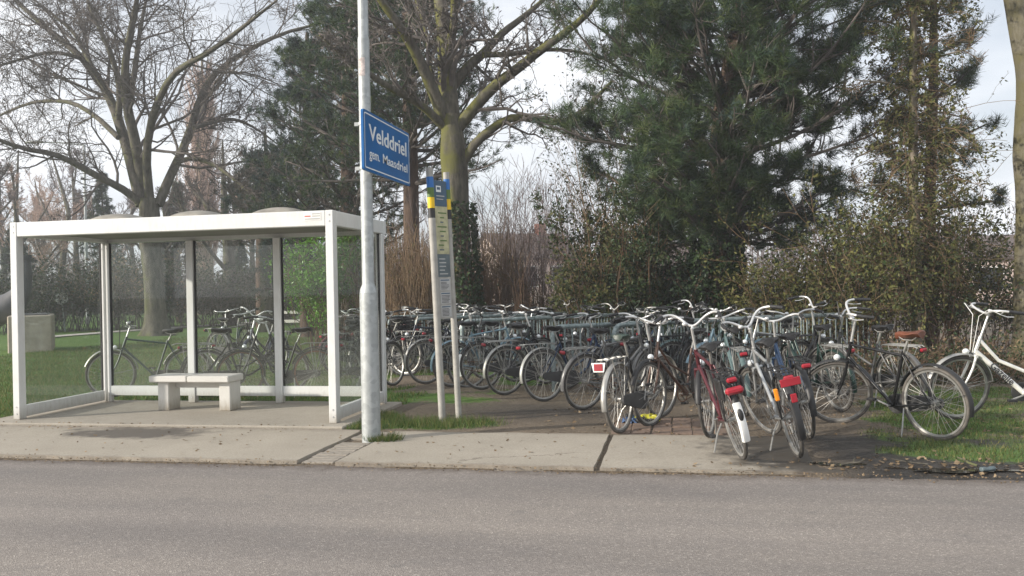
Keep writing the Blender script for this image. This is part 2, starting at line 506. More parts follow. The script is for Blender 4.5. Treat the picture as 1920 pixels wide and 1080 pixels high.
M['panel_slate'] = simple('slate_panel', (0.09, 0.12, 0.13), 0.45, var=0.3)
M['paper'] = simple('timetable_paper', (0.42, 0.42, 0.41), 0.6, var=0.12)
M['ink'] = simple('printed_ink', (0.06, 0.06, 0.065), 0.7)
M['sticker_red'] = simple('red_print', (0.55, 0.12, 0.09), 0.6)
# glass
t = NT('dusty_glass')
tr = t.n('ShaderNodeBsdfTransparent'); tr.inputs['Color'].default_value = (0.93, 0.95, 0.94, 1)
gl = t.n('ShaderNodeBsdfGlossy'); gl.inputs['Roughness'].default_value = 0.02
lw0 = t.n('ShaderNodeLayerWeight'); lw = t.n('ShaderNodeMath'); lw.operation = 'MULTIPLY_ADD'; t.l(t.math('POWER', lw0.outputs['Facing'], 4.5), lw.inputs[0]); lw.inputs[1].default_value = 0.8; lw.inputs[2].default_value = 0.035
m1 = t.n('ShaderNodeMixShader'); t.l(lw.outputs[0], m1.inputs[0]); t.l(tr.outputs[0], m1.inputs[1]); t.l(gl.outputs[0], m1.inputs[2])
df = t.n('ShaderNodeBsdfDiffuse'); df.inputs['Color'].default_value = (0.45, 0.45, 0.41, 1)
v = t.pos(); sp = t.n('ShaderNodeSeparateXYZ'); t.l(v, sp.inputs[0])
sm = t.noise(v, 2.4, 6, 0.65, (1, 1, 0.6))
dirtz = t.math('SUBTRACT', 0.95, t.math('ADD', sp.outputs['Z'], t.math('MULTIPLY', t.math('SUBTRACT', sm, 0.5), 0.9)))
fac = t.math('ADD', t.ramp(dirtz, [(0.0, g(0)), (0.75, g(0.10))]), t.ramp(sm, [(0.45, g(0.003)), (0.8, g(0.03))]))
m2 = t.n('ShaderNodeMixShader'); t.l(fac, m2.inputs[0]); t.l(m1.outputs[0], m2.inputs[1]); t.l(df.outputs[0], m2.inputs[2])
t.l(m2.outputs[0], t.out.inputs['Surface']); M['glass'] = t.m
# bicycle materials
M['tyre'] = simple('tyre_rubber', (0.065, 0.06, 0.054), 0.8, var=0.5, scale=12)
M['tyre_light'] = simple('dusty_tyre', (0.11, 0.10, 0.088), 0.8, var=0.35, scale=12)
M['alu'] = simple('aluminium_rim', (0.36, 0.355, 0.335), 0.45, 0.6, var=0.3)
M['chrome'] = simple('bright_handlebar', (0.62, 0.62, 0.61), 0.32, 0.5, var=0.15)
M['spoke'] = simple('steel_spoke', (0.36, 0.35, 0.33), 0.45, 0.5)
M['blackplastic'] = simple('black_plastic', (0.02, 0.02, 0.021), 0.5, var=0.3)
M['chaincase'] = simple('scuffed_chaincase', (0.045, 0.045, 0.045), 0.6, var=0.5)
M['saddle_brown'] = simple('brown_leather', (0.15, 0.05, 0.026), 0.5, var=0.3)
M['saddle_green'] = simple('dark_green_vinyl', (0.03, 0.05, 0.04), 0.3, var=0.3)
M['red_reflector'] = simple('red_reflector', (0.30, 0.012, 0.024), 0.4, var=0.2)
M['orange'] = simple('orange_reflector', (0.8, 0.26, 0.01), 0.3)
M['flap_white'] = simple('white_plastic', (0.78, 0.78, 0.75), 0.5, var=0.08)
M['lens'] = simple('lamp_lens', (0.8, 0.82, 0.82), 0.15, 0.3)
M['rust'] = simple('rusty_steel', (0.16, 0.07, 0.035), 0.8, var=0.5)
PAINT = {}
for k_, c_ in dict(black=(0.012, 0.012, 0.013), darkgreen=(0.012, 0.035, 0.028), darkblue=(0.012, 0.03, 0.07), navy=(0.016, 0.022, 0.042),
                   silver=(0.42, 0.43, 0.43), maroon=(0.085, 0.018, 0.024), pink=(0.42, 0.18, 0.22), greyteal=(0.10, 0.15, 0.15), grey=(0.12, 0.12, 0.12),
                   white=(0.8, 0.79, 0.75), brown=(0.09, 0.05, 0.035), lightblue=(0.2, 0.3, 0.36)).items():
    PAINT[k_] = simple('paint_' + k_, c_, 0.32, 0.1 if k_ != 'silver' else 0.5, var=0.2, scale=9)
# vegetation
M['bark_grey'] = bark('grey_bark', (0.05, 0.046, 0.038, 1), (0.155, 0.142, 0.115, 1), (0.10, 0.105, 0.05, 1), 1.0, 0.35)
M['bark_moss'] = bark('mossy_bark', (0.06, 0.055, 0.045, 1), (0.16, 0.145, 0.115, 1), (0.125, 0.125, 0.04, 1), 1.3, 0.58)
M['bark_olive'] = bark('olive_bark', (0.085, 0.078, 0.058, 1), (0.16, 0.146, 0.105, 1), (0.115, 0.105, 0.055, 1), 2.2, 0.1)
M['bark_pine'] = bark('pine_bark', (0.045, 0.034, 0.028, 1), (0.135, 0.093, 0.07, 1), None, 1.0)
M['bark_thin'] = bark('pale_bark', (0.12, 0.10, 0.075, 1), (0.30, 0.26, 0.2, 1), (0.17, 0.17, 0.06, 1), 1.5, 0.3)
M['twig_dark'] = simple('dark_twig', (0.115, 0.10, 0.09), 0.9, var=0.3)
M['twig_purple'] = simple('purple_grey_twig', (0.14, 0.11, 0.105), 0.9, var=0.3)
M['twig_brown'] = simple('red_brown_twig', (0.115, 0.07, 0.042), 0.9, var=0.5, scale=2)
M['twig_tan'] = simple('tan_cane', (0.155, 0.105, 0.06), 0.9, var=0.45, scale=2)
M['twig_poplar'] = simple('poplar_twig', (0.40, 0.285, 0.235), 0.9, var=0.25)
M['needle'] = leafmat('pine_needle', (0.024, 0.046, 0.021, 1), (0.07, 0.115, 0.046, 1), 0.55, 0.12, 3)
M['needle_light'] = leafmat('pine_needle_yellow_green', (0.05, 0.078, 0.026, 1), (0.11, 0.14, 0.05, 1), 0.55, 0.12, 3)  # lighter yellow-green needles, dealt to tufts at random
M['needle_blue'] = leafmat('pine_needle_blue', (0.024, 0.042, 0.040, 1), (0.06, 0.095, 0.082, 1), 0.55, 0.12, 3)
M['ivy'] = leafmat('ivy_leaf', (0.014, 0.030, 0.011, 1), (0.042, 0.072, 0.026, 1), 0.45, 0.1, 11)
M['laurel'] = leafmat('laurel_leaf', (0.05, 0.14, 0.014, 1), (0.16, 0.33, 0.035, 1), 0.35, 0.25, 11)
M['holly'] = leafmat('evergreen_leaf', (0.022, 0.033, 0.011, 1), (0.07, 0.085, 0.03, 1), 0.6, 0.15, 11)
M['privet'] = leafmat('privet_leaf', (0.055, 0.06, 0.018, 1), (0.14, 0.135, 0.048, 1), 0.6, 0.25, 11)
M['olive'] = leafmat('olive_leaf', (0.075, 0.085, 0.022, 1), (0.19, 0.185, 0.06, 1), 0.6, 0.25, 11)
M['rhodo'] = leafmat('dark_shrub_leaf', (0.012, 0.024, 0.014, 1), (0.04, 0.065, 0.034, 1), 0.45, 0.1, 6)
M['brick'] = simple('clay_paver', (0.17, 0.12, 0.09), 0.9, var=0.3, scale=20, bump=0.3)
M['brick_grey'] = simple('concrete_paver', (0.25, 0.222, 0.185), 0.9, var=0.25, scale=20, bump=0.3)
M['block'] = simple('cast_concrete', (0.40, 0.35, 0.285), 0.9, var=0.2, scale=4, bump=0.3)
M['grey_steel'] = simple('grey_painted_steel', (0.09, 0.09, 0.095), 0.55, var=0.15, scale=3)
M['path'] = simple('pale_path', (0.45, 0.42, 0.38), 0.9, var=0.15)
M['roof_tile'] = simple('dark_roof_tile', (0.10, 0.075, 0.065), 0.8, var=0.3)
M['house_wall'] = simple('pale_render', (0.62, 0.5, 0.44), 0.8, var=0.15)
M['house_brick'] = simple('red_brick_wall', (0.32, 0.13, 0.09), 0.85, var=0.25)
M['window'] = simple('window_glass', (0.05, 0.06, 0.07), 0.1, 0.2)
M['bag_yellow'] = simple('yellow_plastic', (0.5, 0.47, 0.03), 0.5)
M['bag_blue'] = simple('blue_plastic', (0.06, 0.11, 0.22), 0.5)

# ------------------------------------------------------------------ ground
def gh(X, Y):
    """height of the soil"""
    h = 0.012 * np.sin(1.7 * X + 0.6 * Y) + 0.010 * np.sin(2.9 * Y - 1.1 * X + 1.0) + 0.008 * np.sin(5.3 * X + 2.0) * np.sin(4.1 * Y)
    near = np.clip((Y - 8.6) / 0.8, 0, 1)
    side = np.clip((X - 1.2) / 0.6, 0, 1)
    h = h + side * np.clip((9.2 - Y) / 0.5, 0, 1) * np.clip((Y - 6.95) / .2, 0, 1) * (0.035 * (vnoise(X, Y, 2.2, 41) - .5) + 0.02 * (vnoise(X, Y, 6.5, 42) - .5))
    amp = np.maximum(near, side * np.clip((Y - 6.95) / 0.5, 0, 1))
    return 0.012 + h * amp + 0.02 * np.clip((X - 0.95) / 0.2, 0, 1) * np.clip((8.7 - Y) / 0.2, 0, 1) * np.clip((Y - 6.92) / 0.25, 0, 1)
def sm(x, a, b):
    u = np.clip((x - a) / (b - a), 0, 1); return u * u * (3 - 2 * u)
def vnoise(X, Y, s, seed=0):
    r = np.random.default_rng(seed); T_ = r.random((64, 64))
    x = X * s; y = Y * s
    xi = np.floor(x).astype(int); yi = np.floor(y).astype(int); fx = x - xi; fy = y - yi
    fx = fx*fx*(3-2*fx); fy = fy*fy*(3-2*fy)
    q = lambda i, j: T_[i % 64, j % 64]
    return (q(xi, yi)*(1-fx)+q(xi+1, yi)*fx)*(1-fy)+(q(xi, yi+1)*(1-fx)+q(xi+1, yi+1)*fx)*fy
def grassmask(X, Y):
    n = vnoise(X, Y, 0.9, 1) * 0.6 + vnoise(X, Y, 2.7, 2) * 0.4 - 0.5
    lawn = sm(-X * 1.0 - 4.1 - 0.28 * (Y - 12) + n * 1.4, -0.5, 0.8) * sm(Y, 8.3, 8.9)       # lawn behind the shelter
    lawn = np.maximum(lawn, sm(-X, 7.6, 8.2) * sm(Y, 8.4, 8.8))
    right = sm(X + n * 1.0 - 0.2 * (Y - 8), 1.1, 2.2) * sm(Y + n * 0.5, 7.15, 7.6) * sm(13.5 - Y + n, 0, 2) * np.clip(0.54 + 0.9 * n, 0, 1)
    clump = np.exp(-(((X + 2.5) / 0.8) ** 2 + ((Y - 9.05) / 0.42) ** 2)) * (0.85 + 0.9 * n)
    clump2 = np.exp(-(((X + 3.4) / 0.35) ** 2 + ((Y - 9.2) / 0.6) ** 2)) * 0.9
    back = sm(n + 0.32 * sm(-X, -0.5, 3.0), 0.10, 0.5) * 0.64 * sm(Y, 9.6, 11.0)
    return np.clip(np.maximum.reduce([lawn, right, clump, clump2, back]), 0, 1)
def mudmask(X, Y):
    n = vnoise(X, Y, 1.1, 5) - 0.5
    a = sm(X + n * 0.6, 0.9, 1.6) * sm(7.75 + 0.2 * (3 - X) - Y + n * 0.6, -0.3, 0.2)
    b = sm(X + n * .5, 0.9, 1.5) * sm(3.4 - X + n, 0, 0.8) * sm(9.0 - Y, 0, 0.6)
    c = np.exp(-(((X + 1.6) / 1.5) ** 2 + ((Y - 10.1) / 0.7) ** 2)) * 0.75
    return np.clip(np.maximum.reduce([a, b, c]), 0, 1)
def axis(lo, hi, step, far_lo, far_hi):
    a = list(np.arange(lo, hi + 1e-6, step)); s = step; x = hi
    while x < far_hi: s *= 1.22; x += s; a.append(x)
    s = step; x = lo; b = []
    while x > far_lo: s *= 1.22; x -= s; b.append(x)
    return np.array(b[::-1] + a)
gx = axis(-12, 9, 0.11, -700, 700); gy = axis(6.6, 24, 0.11, -300, 900)
GX, GY = np.meshgrid(gx, gy, indexing='ij')
GZ = gh(GX, GY)
GZ = np.where(GY < 6.85, -0.06, GZ)
GZ = np.where((GX > -8.9) & (GX < 0.95) & (GY < 8.45), -0.04, GZ)
GZ = np.where((GX > -8.0) & (GX < -3.7) & (GY < 10.5), -0.04, GZ)
nxg, nyg = GX.shape
idx = np.arange(nxg * nyg).reshape(nxg, nyg)
mb = MB()
mb.add(np.stack([GX, GY, GZ], -1).reshape(-1, 3), np.stack([idx[:-1, :-1], idx[1:, :-1], idx[1:, 1:], idx[:-1, 1:]], -1).reshape(-1, 4))
ground = mb.build('ground', M['ground'], smooth=True, kind='structure')
a = ground.data.attributes.new('grass', 'FLOAT', 'POINT'); a.data.foreach_set('value', grassmask(GX, GY).astype(np.float32).ravel())
a = ground.data.attributes.new('mud', 'FLOAT', 'POINT'); a.data.foreach_set('value', mudmask(GX, GY).astype(np.float32).ravel())

# road with a frayed edge
ex = np.concatenate([np.linspace(-300, -14, 40), np.arange(-13.9, 10, 0.06), np.linspace(10.1, 300, 40)])
ey = 6.86 + 0.05 * (vnoise(ex, ex * 0, 1.3, 8) - 0.5) + 0.06 * (vnoise(ex, ex * 0, 6.0, 9) - 0.5)
rows = [np.full_like(ex, -9.0), np.full_like(ex, 0.0), np.full_like(ex, 6.4), ey, ey + 0.015]
zz = [0.0, 0.035, 0.004, 0.002, -0.05]
V = np.stack([np.stack([ex, r, np.full_like(ex, z)], -1) for r, z in zip(rows, zz)], 0)
k = len(ex); idr = np.arange(5 * k).reshape(5, k)
mb = MB(); mb.add(V.reshape(-1, 3), np.stack([idr[:-1, :-1], idr[:-1, 1:], idr[1:, 1:], idr[1:, :-1]], -1).reshape(-1, 4))
mb.build('road', M['asphalt'], kind='structure')

# pavement: bedding + big slabs + paver strip
pav = MB().box((-8.9, 6.93, -0.2), (1.28, 8.53, 0.0)).build('pavement', M['ground'], kind='structure')
def slab(x0, x1, y0, y1, z1, parent, seed):
    r = np.random.default_rng(seed)
    nx_, ny_ = max(2, int((x1 - x0) / 0.07)), max(2, int((y1 - y0) / 0.07))
    xs = np.linspace(x0, x1, nx_); ys = np.linspace(y0, y1, ny_)
    X, Y = np.meshgrid(xs, ys, indexing='ij')
    X2 = X.copy(); Y2 = Y.copy()
    Y2[:, 0] += 0.03 * (vnoise(xs, xs * 0 + seed, 5, 3) - 0.5); Y2[:, -1] += 0.05 * (vnoise(xs, xs * 0 + seed, 3, 4) - 0.5)
    X2[0] += 0.008 * (vnoise(ys, ys * 0 + seed, 7, 6) - 0.5); X2[-1] += 0.008 * (vnoise(ys, ys * 0 + seed, 7, 7) - 0.5)
    Z = z1 + 0.006 * (vnoise(X, Y, 1.1, seed) - 0.5) + 0.003 * (vnoise(X, Y, 6, seed + 1) - 0.5)
    i = np.arange(nx_ * ny_).reshape(nx_, ny_)
    m = MB(); m.add(np.stack([X2, Y2, Z], -1).reshape(-1, 3), np.stack([i[:-1, :-1], i[1:, :-1], i[1:, 1:], i[:-1, 1:]], -1).reshape(-1, 4))
    rim = np.concatenate([i[:, 0], i[-1, 1:], i[-2::-1, -1], i[0, -2:0:-1]])
    rv = np.stack([X2, Y2, Z], -1).reshape(-1, 3)[rim]
    lo = rv.copy(); lo[:, 2] = -0.03
    n_ = len(rim); q = np.arange(n_)
    m.add(np.concatenate([rv, lo]), np.stack([q, q + n_, (q + 1) % n_ + n_, (q + 1) % n_], -1))
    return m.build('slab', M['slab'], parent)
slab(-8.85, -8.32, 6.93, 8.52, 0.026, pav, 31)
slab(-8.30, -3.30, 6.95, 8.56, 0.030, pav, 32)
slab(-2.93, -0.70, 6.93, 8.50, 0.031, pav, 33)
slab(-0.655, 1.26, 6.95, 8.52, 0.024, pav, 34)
bm_ = [MB().box((-0.149, -0.049, -0.04), (0.149, 0.049, 0.0), ch=0.006).mesh('brick', M['brick_grey']) for _ in range(1)]
for i in range(15):
    y = 7.02 + i * 0.104
    if 7.93 < y < 8.13: continue
    link_mesh('brick', bm_[0], pav, (-3.115 + random.uniform(-.006, .006), y, 0.022 + random.uniform(-.006, .004)), (random.uniform(-.02, .02), random.uniform(-.02, .02), random.uniform(-.02, .02)))
# brick patch beside the front bicycles
bp = MB().box((-0.75, 8.60, -0.15), (0.62, 9.75, -0.012)).build('brick_paving', M['ground'], kind='structure')
bme = MB().box((-0.097, -0.097, -0.04), (0.097, 0.097, 0.0), ch=0.007).mesh('brick', M['brick'])
for i in range(6):
    for j in range(5):
        x, y = -0.60 + i * 0.205, 8.72 + j * 0.205
        if random.random() < 0.05: continue
        link_mesh('brick', bme, bp, (x + random.uniform(-.006, .006), y + random.uniform(-.006, .006), 0.022 + random.uniform(-.007, .006)), (random.uniform(-.03, .03), random.uniform(-.03, .03), random.uniform(-.03, .03)))
# shelter floor
sf = MB().box((-8.10, 8.62, -0.1), (-3.55, 10.62, 0.05), ch=0.012)
sfo = sf.build('shelter_floor', M['floor'], kind='structure')

# pale path far over the lawn
pp = np.array([G(40, 640)[:2], G(105, 634)[:2], G(230, 624)[:2], G(400, 612)[:2], G(560, 602)[:2], G(650, 598)[:2]])
tt = np.linspace(0, 5, 41); px_ = np.interp(tt, range(6), pp[:, 0]); py_ = np.interp(tt, range(6), pp[:, 1])
V = np.concatenate([np.stack([px_, py_, px_ * 0 + 0.05], -1), np.stack([px_ - 0.9, py_ + 1.3, px_ * 0 + 0.05], -1)])
q = np.arange(40)
MB().add(V, np.stack([q, q + 1, q + 42, q + 41], -1)).build('path', M['path'], kind='structure')

# ------------------------------------------------------------------ bus shelter
SX0, SX1, SY0, SY1, SH = -7.80, -3.71, 8.86, 10.50, 2.40
sh = empty('bus_shelter', ((SX0 + SX1) / 2, SY0, 0.05))
tag(sh, 'white framed glass bus shelter with flat roof and three low skylight domes', 'bus shelter')
def shp(name, m, mat, parent=None, smooth=False):
    off = np.array([(SX0 + SX1) / 2, SY0, 0.05])
    m.xform(lambda v: v - off)
    return m.build(name, mat, parent or sh, smooth)
PW = 0.09
for (x, y, w, d) in ((SX0, SY0, PW, PW), (SX1 - PW, SY0, PW, PW), (SX1 - 0.09, SY1 - 0.1, 0.09, 0.1),
                     (SX0, SY1 - 0.06, 0.055, 0.06), (SX0 + 0.085, SY1 - 0.06, 0.06, 0.06),
                     (SX0 + 1.32, SY1 - 0.09, 0.1, 0.09), (SX0 + 2.58, SY1 - 0.09, 0.1, 0.09)):
    po = shp('post', MB().box((x, y - (.022 if y == SY0 else 0), 0.05), (x + w, y + d, SH if y == SY0 else SH - 0.172), ch=0.006), M['white_frame'])
    for zb in ((.12, .2, SH - .05, SH - .12) if y == SY0 else (.12, SH - .25)):
        bo_ = MB().path_tube([(x + w / 2, y - (.021 if y == SY0 else -.001), zb), (x + w / 2, y - (.029 if y == SY0 else .006), zb)], .009, 8); off_ = np.array([(SX0 + SX1) / 2, SY0, 0.05]); bo_.xform(lambda v: v - off_); bo_.build('bolt', M['sign_back'], po)
# fascia boards
shp('fascia', MB().box((SX0 + PW + .003, SY0 - 0.02, SH - 0.172), (SX1 - PW - .003, SY0 + 0.088, SH - .002), ch=0.006), M['white_frame'])
shp('fascia', MB().box((SX1 - 0.09, SY0 + 0.094, SH - 0.169), (SX1 - 0.002, SY1 - 0.002, SH - 0.003), ch=0.006), M['white_frame'])
shp('fascia', MB().box((SX0 + 0.002, SY0 + 0.094, SH - 0.169), (SX0 + 0.09, SY1 - 0.002, SH - 0.003), ch=0.006), M['white_frame'])
shp('fascia', MB().box((SX0 + 0.001, SY1, SH - 0.172), (SX1 - 0.001, SY1 + 0.09, SH), ch=0.006), M['white_frame'])
roof = shp('roof', MB().box((SX0 + 0.092, SY0 + 0.092, SH - 0.12), (SX1 - 0.092, SY1 - 0.002, SH - 0.02)), M['ceiling'])
for i in range(3):
    cx = SX0 + 0.86 + i * 1.10; m = MB(); V, F = [], []
    nn = 17
    for a_ in range(nn):
        for b_ in range(9):
            u, w = a_ / (nn - 1) * 2 - 1, b_ / 8 * 2 - 1
            V.append((cx + u * 0.42, (SY0 + SY1) / 2 + 0.05 + w * 0.42, SH - 0.02 + 0.16 * (1 - abs(u) ** 2.6) * (1 - abs(w) ** 2.6) ** 0.8))
    for a_ in range(nn - 1):
        for b_ in range(8):
            F.append((a_*9+b_, (a_+1)*9+b_, (a_+1)*9+b_+1, a_*9+b_+1))
    m.add(V, F)
    m.box((cx - 0.45, (SY0+SY1)/2 - 0.40, SH - 0.06), (cx + 0.45, (SY0+SY1)/2 + 0.50, SH - 0.018))
    shp('skylight_dome', m, M['dome'], None, True)
# bottom rails
zr0, zr1 = 0.14, 0.27
for (x0, x1) in ((SX0 + 0.147, SX0 + 1.318), (SX0 + 1.422, SX0 + 2.578), (SX0 + 2.682, SX1 - 0.092)):
    shp('bottom_rail', MB().box((x0, SY1 - 0.075, zr0), (x1, SY1 - 0.02, zr1), ch=0.004), M['white_frame'])
    p = shp('glass_pane', MB().box((x0 + 0.004, SY1 - 0.05, zr1 + 0.002), (x1 - 0.004, SY1 - 0.042, SH - 0.177)), M['glass'])
    for xx in (x0 + 0.001, x1 - 0.016):
        shp('seal', MB().box((xx, SY1 - 0.062, zr1 + 0.003), (xx + 0.015, SY1 - 0.03, SH - 0.178)), M['rubber'])
for x in (SX0 + 0.03, SX1 - 0.06):
    shp('bottom_rail', MB().box((x - 0.01, SY0 + PW + 0.002, 0.075), (x + 0.045, SY1 - 0.102, 0.21), ch=0.004), M['white_frame'])
    shp('glass_pane', MB().box((x + 0.014, SY0 + PW + 0.004, 0.212), (x + 0.022, SY1 - 0.104, SH - 0.172)), M['glass'])
    shp('seal', MB().box((x + 0.006, SY1 - 0.125, 0.213), (x + 0.03, SY1 - 0.106, SH - 0.173)), M['rubber'])
# maker's sticker
stk = shp('sticker', MB().box((SX1 - 0.34, SY0 - 0.0235, SH - 0.11), (SX1 - 0.14, SY0 - 0.0205, SH - 0.02)), M['flap_white'])
for i_, (a0, a1, zz_, mm) in enumerate(((0.01, 0.08, 0.05, 'sticker_red'), (0.1, 0.19, 0.025, 'paper'), (0.1, 0.19, 0.05, 'paper'), (0.01, 0.19, 0.08, 'paper'))):
    o = MB().box((SX1 - 0.34 + a0, SY0 - 0.0255, SH - zz_ - 0.018), (SX1 - 0.34 + a1, SY0 - 0.0238, SH - zz_ - 0.005))
    off = np.array([(SX0 + SX1) / 2, SY0, 0.05]); o.xform(lambda v: v - off); o.build('print', M[mm], stk)

# bench
be = empty('bench', (-6.0, 9.8, 0.05)); tag(be, 'low white concrete bench with two seat slabs inside the bus shelter', 'bench')
for (x0, x1, dy) in ((-0.52, 0.0, 0.0), (0.02, 0.58, -0.02)):
    MB().box((x0, -0.20 + dy, 0.36), (x1, 0.18 + dy, 0.44), ch=0.012).build('seat', M['bench_concrete'], be)
for x in (-0.44, 0.40):
    MB().box((x, -0.13, 0.0), (x + 0.15, 0.13, 0.358), ch=0.008).build('leg', M['bench_concrete'], be)
MB().box((-0.288, 0.02, 0.27), (0.398, 0.10, 0.352), ch=0.006).build('crossbar', M['bench_concrete'], be)

# ------------------------------------------------------------------ lamp post, place-name sign, bus stop post
lp = empty('lamp_post', (-3.01, 8.03, 0.02)); tag(lp, 'tall galvanised lamp post with thick stepped base on the pavement', 'lamp post')
def ringtube(prof, sides=28):
    return MB().tube([(0, 0, z) for z, r in prof], [r for z, r in prof], sides)
ringtube([(-0.2, .093), (0.0, .093), (1.42, .089), (1.455, .088)]).build('base', M['galv'], lp, True)
ringtube([(1.456, .0885), (1.50, .081), (1.54, .064), (1.56, .0615), (2.6, .06), (3.95, .0575), (3.97, .0575)]).build('shaft', M['galv'], lp, True)
ringtube([(3.971, .0572), (4.0, .0515), (6.0, .049), (8.0, .045)]).build('upper_shaft', M['galv'], lp, True)
arm = MB().path_tube([(0, 0, 8.0), (0.0, -0.1, 8.15), (0, -0.35, 8.25), (0, -0.9, 8.3)], 0.03, 10); arm.build('arm', M['galv'], lp, True)
MB().ellipsoid((0, -1.2, 8.28), (0.13, 0.36, 0.07), 14, 8).build('lamp_head', M['galv'], lp, True)
# worn sticker on the shaft: curved patch
V, F = [], []
for i in range(7):
    a_ = -2.25 + i * 0.2
    for j in range(2): V.append((0.0595 * math.cos(a_), 0.0595 * math.sin(a_), 3.60 + j * 0.18))
for i in range(6): F.append((i*2, i*2+2, i*2+3, i*2+1))
MB().add(V, F).build('sticker', simple('torn_sticker', (0.5, 0.44, 0.42), 0.7, var=0.45, scale=40), lp)

def text_mesh(s, size, mat, extrude=0.001, bold=0.0):
    cu = bpy.data.curves.new('lettering', 'FONT'); cu.body = s; cu.size = size; cu.extrude = extrude; cu.offset = bold
    cu.align_x = 'LEFT'; cu.resolution_u = 3
    o = bpy.data.objects.new('tmp', cu); col.objects.link(o)
    dg = bpy.context.evaluated_depsgraph_get()
    me = bpy.data.meshes.new_from_object(o.evaluated_get(dg))
    bpy.data.objects.remove(o)
    me.materials.clear(); me.materials.append(mat)
    return me
SGX, SGY, SGZ, SGW, SGHh = -2.918, 7.70, 2.655, 1.42, 0.585
sg = empty('place_name_sign', (SGX, SGY, SGZ)); tag(sg, 'blue place name sign with white lettering and border clamped to lamp post', 'sign')
def rrect(w, h, r, x0=0, z0=0, n=6):
    P = []
    for cx, cz, a0 in ((w - r, h - r, 0), (r, h - r, 90), (r, r, 180), (w - r, r, 270)):
        for i in range(n + 1):
            a = R_(a0 + 90 * i / n); P.append((x0 + cx + r * math.cos(a), z0 + cz + r * math.sin(a)))
    return P
o2 = rrect(SGW, SGHh, 0.03); n_ = len(o2)
m = MB()
m.add([(0.012, p, z) for p, z in o2] + [(-0.012, p, z) for p, z in o2], [(i, (i + 1) % n_, (i + 1) % n_ + n_, i + n_) for i in range(n_)], 0)
m.F.append((np.array([list(range(n_))]), 0)); m.F.append((np.array([list(range(n_, 2 * n_))[::-1]]), 1))
m.build('panel', [M['sign_blue'], M['sign_back']], sg)
oa = rrect(SGW - 0.05, SGHh - 0.05, 0.025, 0.025, 0.025); ob = rrect(SGW - 0.074, SGHh - 0.074, 0.018, 0.037, 0.037); n_ = len(oa)
MB().add([(0.0145, p, z) for p, z in oa] + [(0.0145, p, z) for p, z in ob], [(i, (i + 1) % n_, (i + 1) % n_ + n_, i + n_) for i in range(n_)]).build('border', M['white_print'], sg)
for s_, sz, y_, z_, wd, bo in (('Velddriel', 0.215, 0.15, 0.315, 1.16, 0.003), ('gem.', 0.135, 0.15, 0.135, 0.29, 0.001), ('Maasdriel', 0.135, 0.52, 0.135, 0.79, 0.001)):
    me = text_mesh(s_, sz, M['white_print'], 0.001, bo)
    xs = [v.co.x for v in me.vertices]; k = wd / (max(xs) - min(xs))
    for v_ in me.vertices: v_.co.x *= k
    link_mesh('lettering', me, sg, (0.0145, y_, z_), (R_(90), 0, R_(90)))
for z_ in (0.06, 0.50):
    c = MB()
    c.revolve_y([(0.062, -0.015), (0.067, -0.015), (0.067, 0.015), (0.062, 0.015)], (0, 0, 0), 20)
    c.xform(lambda v: np.stack([v[:, 0] - 0.092, v[:, 2] + 0.33, v[:, 1] + z_], -1))
    c.box((-0.03, 0.25, z_ - 0.015), (-0.0125, 0.41, z_ + 0.015)); c.box((-0.20, 0.315, z_ - 0.018), (-0.158, 0.345, z_ + 0.018))
    c.build('clamp', M['galv'], sg)

bs = empty('bus_stop_post', (-2.55, 9.25, 0.0)); tag(bs, 'leaning double grey bus stop post with blue yellow and black bands and timetable panel', 'bus stop sign')
bs.rotation_euler = (0, R_(-1.9), 0)
for (x, y, h_, r_) in ((-0.05, -0.08, 2.86, 0.040), (0.06, 0.22, 2.84, 0.036)):
    z = -0.1
    for z1, mt in ((2.30, 'pole_grey'), (2.41, 'band_black'), (2.53, 'band_yellow'), (2.64, 'band_green'), (2.76, 'band_blue'), (h_, 'pole_grey')):
        MB().tube([(x, y, z), (x, y, z1)], r_, 16).build('post' if mt == 'pole_grey' else 'colour_band', M[mt], bs, True); z = z1
pn = empty('x'); bpy.data.objects.remove(pn)
a0 = np.array([-0.035, -0.03]); a1 = np.array([0.055, 0.175])
ad = (a1 - a0) / np.linalg.norm(a1 - a0); an = np.array([ad[1], -ad[0]])
def stop_panel(name, z0, z1, mat, t0=0.0, t1=1.0, off=0.0, th=0.02, parent=None):
    p0 = a0 + (a1 - a0) * t0; p1 = a0 + (a1 - a0) * t1
    c = []
    for z in (z0, z1):
        for p, s_ in ((p0, 1), (p1, 1), (p1, -1), (p0, -1)):
            q_ = p + an * (off + s_ * th / 2); c.append((q_[0], q_[1], z))
    return MB().add(c, [(3,2,1,0), (4,5,6,7), (0,1,5,4), (1,2,6,5), (2,3,7,6), (3,0,4,7)]).build(name, mat, parent or bs)
hp = stop_panel('header_panel', 2.44, 2.73, M['panel_blue'])
stop_panel('bus_symbol', 2.60, 2.67, M['white_print'], 0.18, 0.55, 0.012, 0.003, hp)
stop_panel('bus_window', 2.625, 2.655, M['panel_blue'], 0.24, 0.48, 0.0145, 0.002, hp)
stop_panel('print', 2.55, 2.562, M['paper'], 0.18, 0.8, 0.012, 0.003, hp)
stop_panel('print', 2.515, 2.525, M['paper'], 0.18, 0.7, 0.012, 0.003, hp)
stop_panel('poster', 1.90, 2.438, M['panel_poster'])
stop_panel('slate_panel', 1.64, 1.898, M['panel_slate'])
tp = stop_panel('timetable_case', 1.17, 1.638, M['pole_grey'])
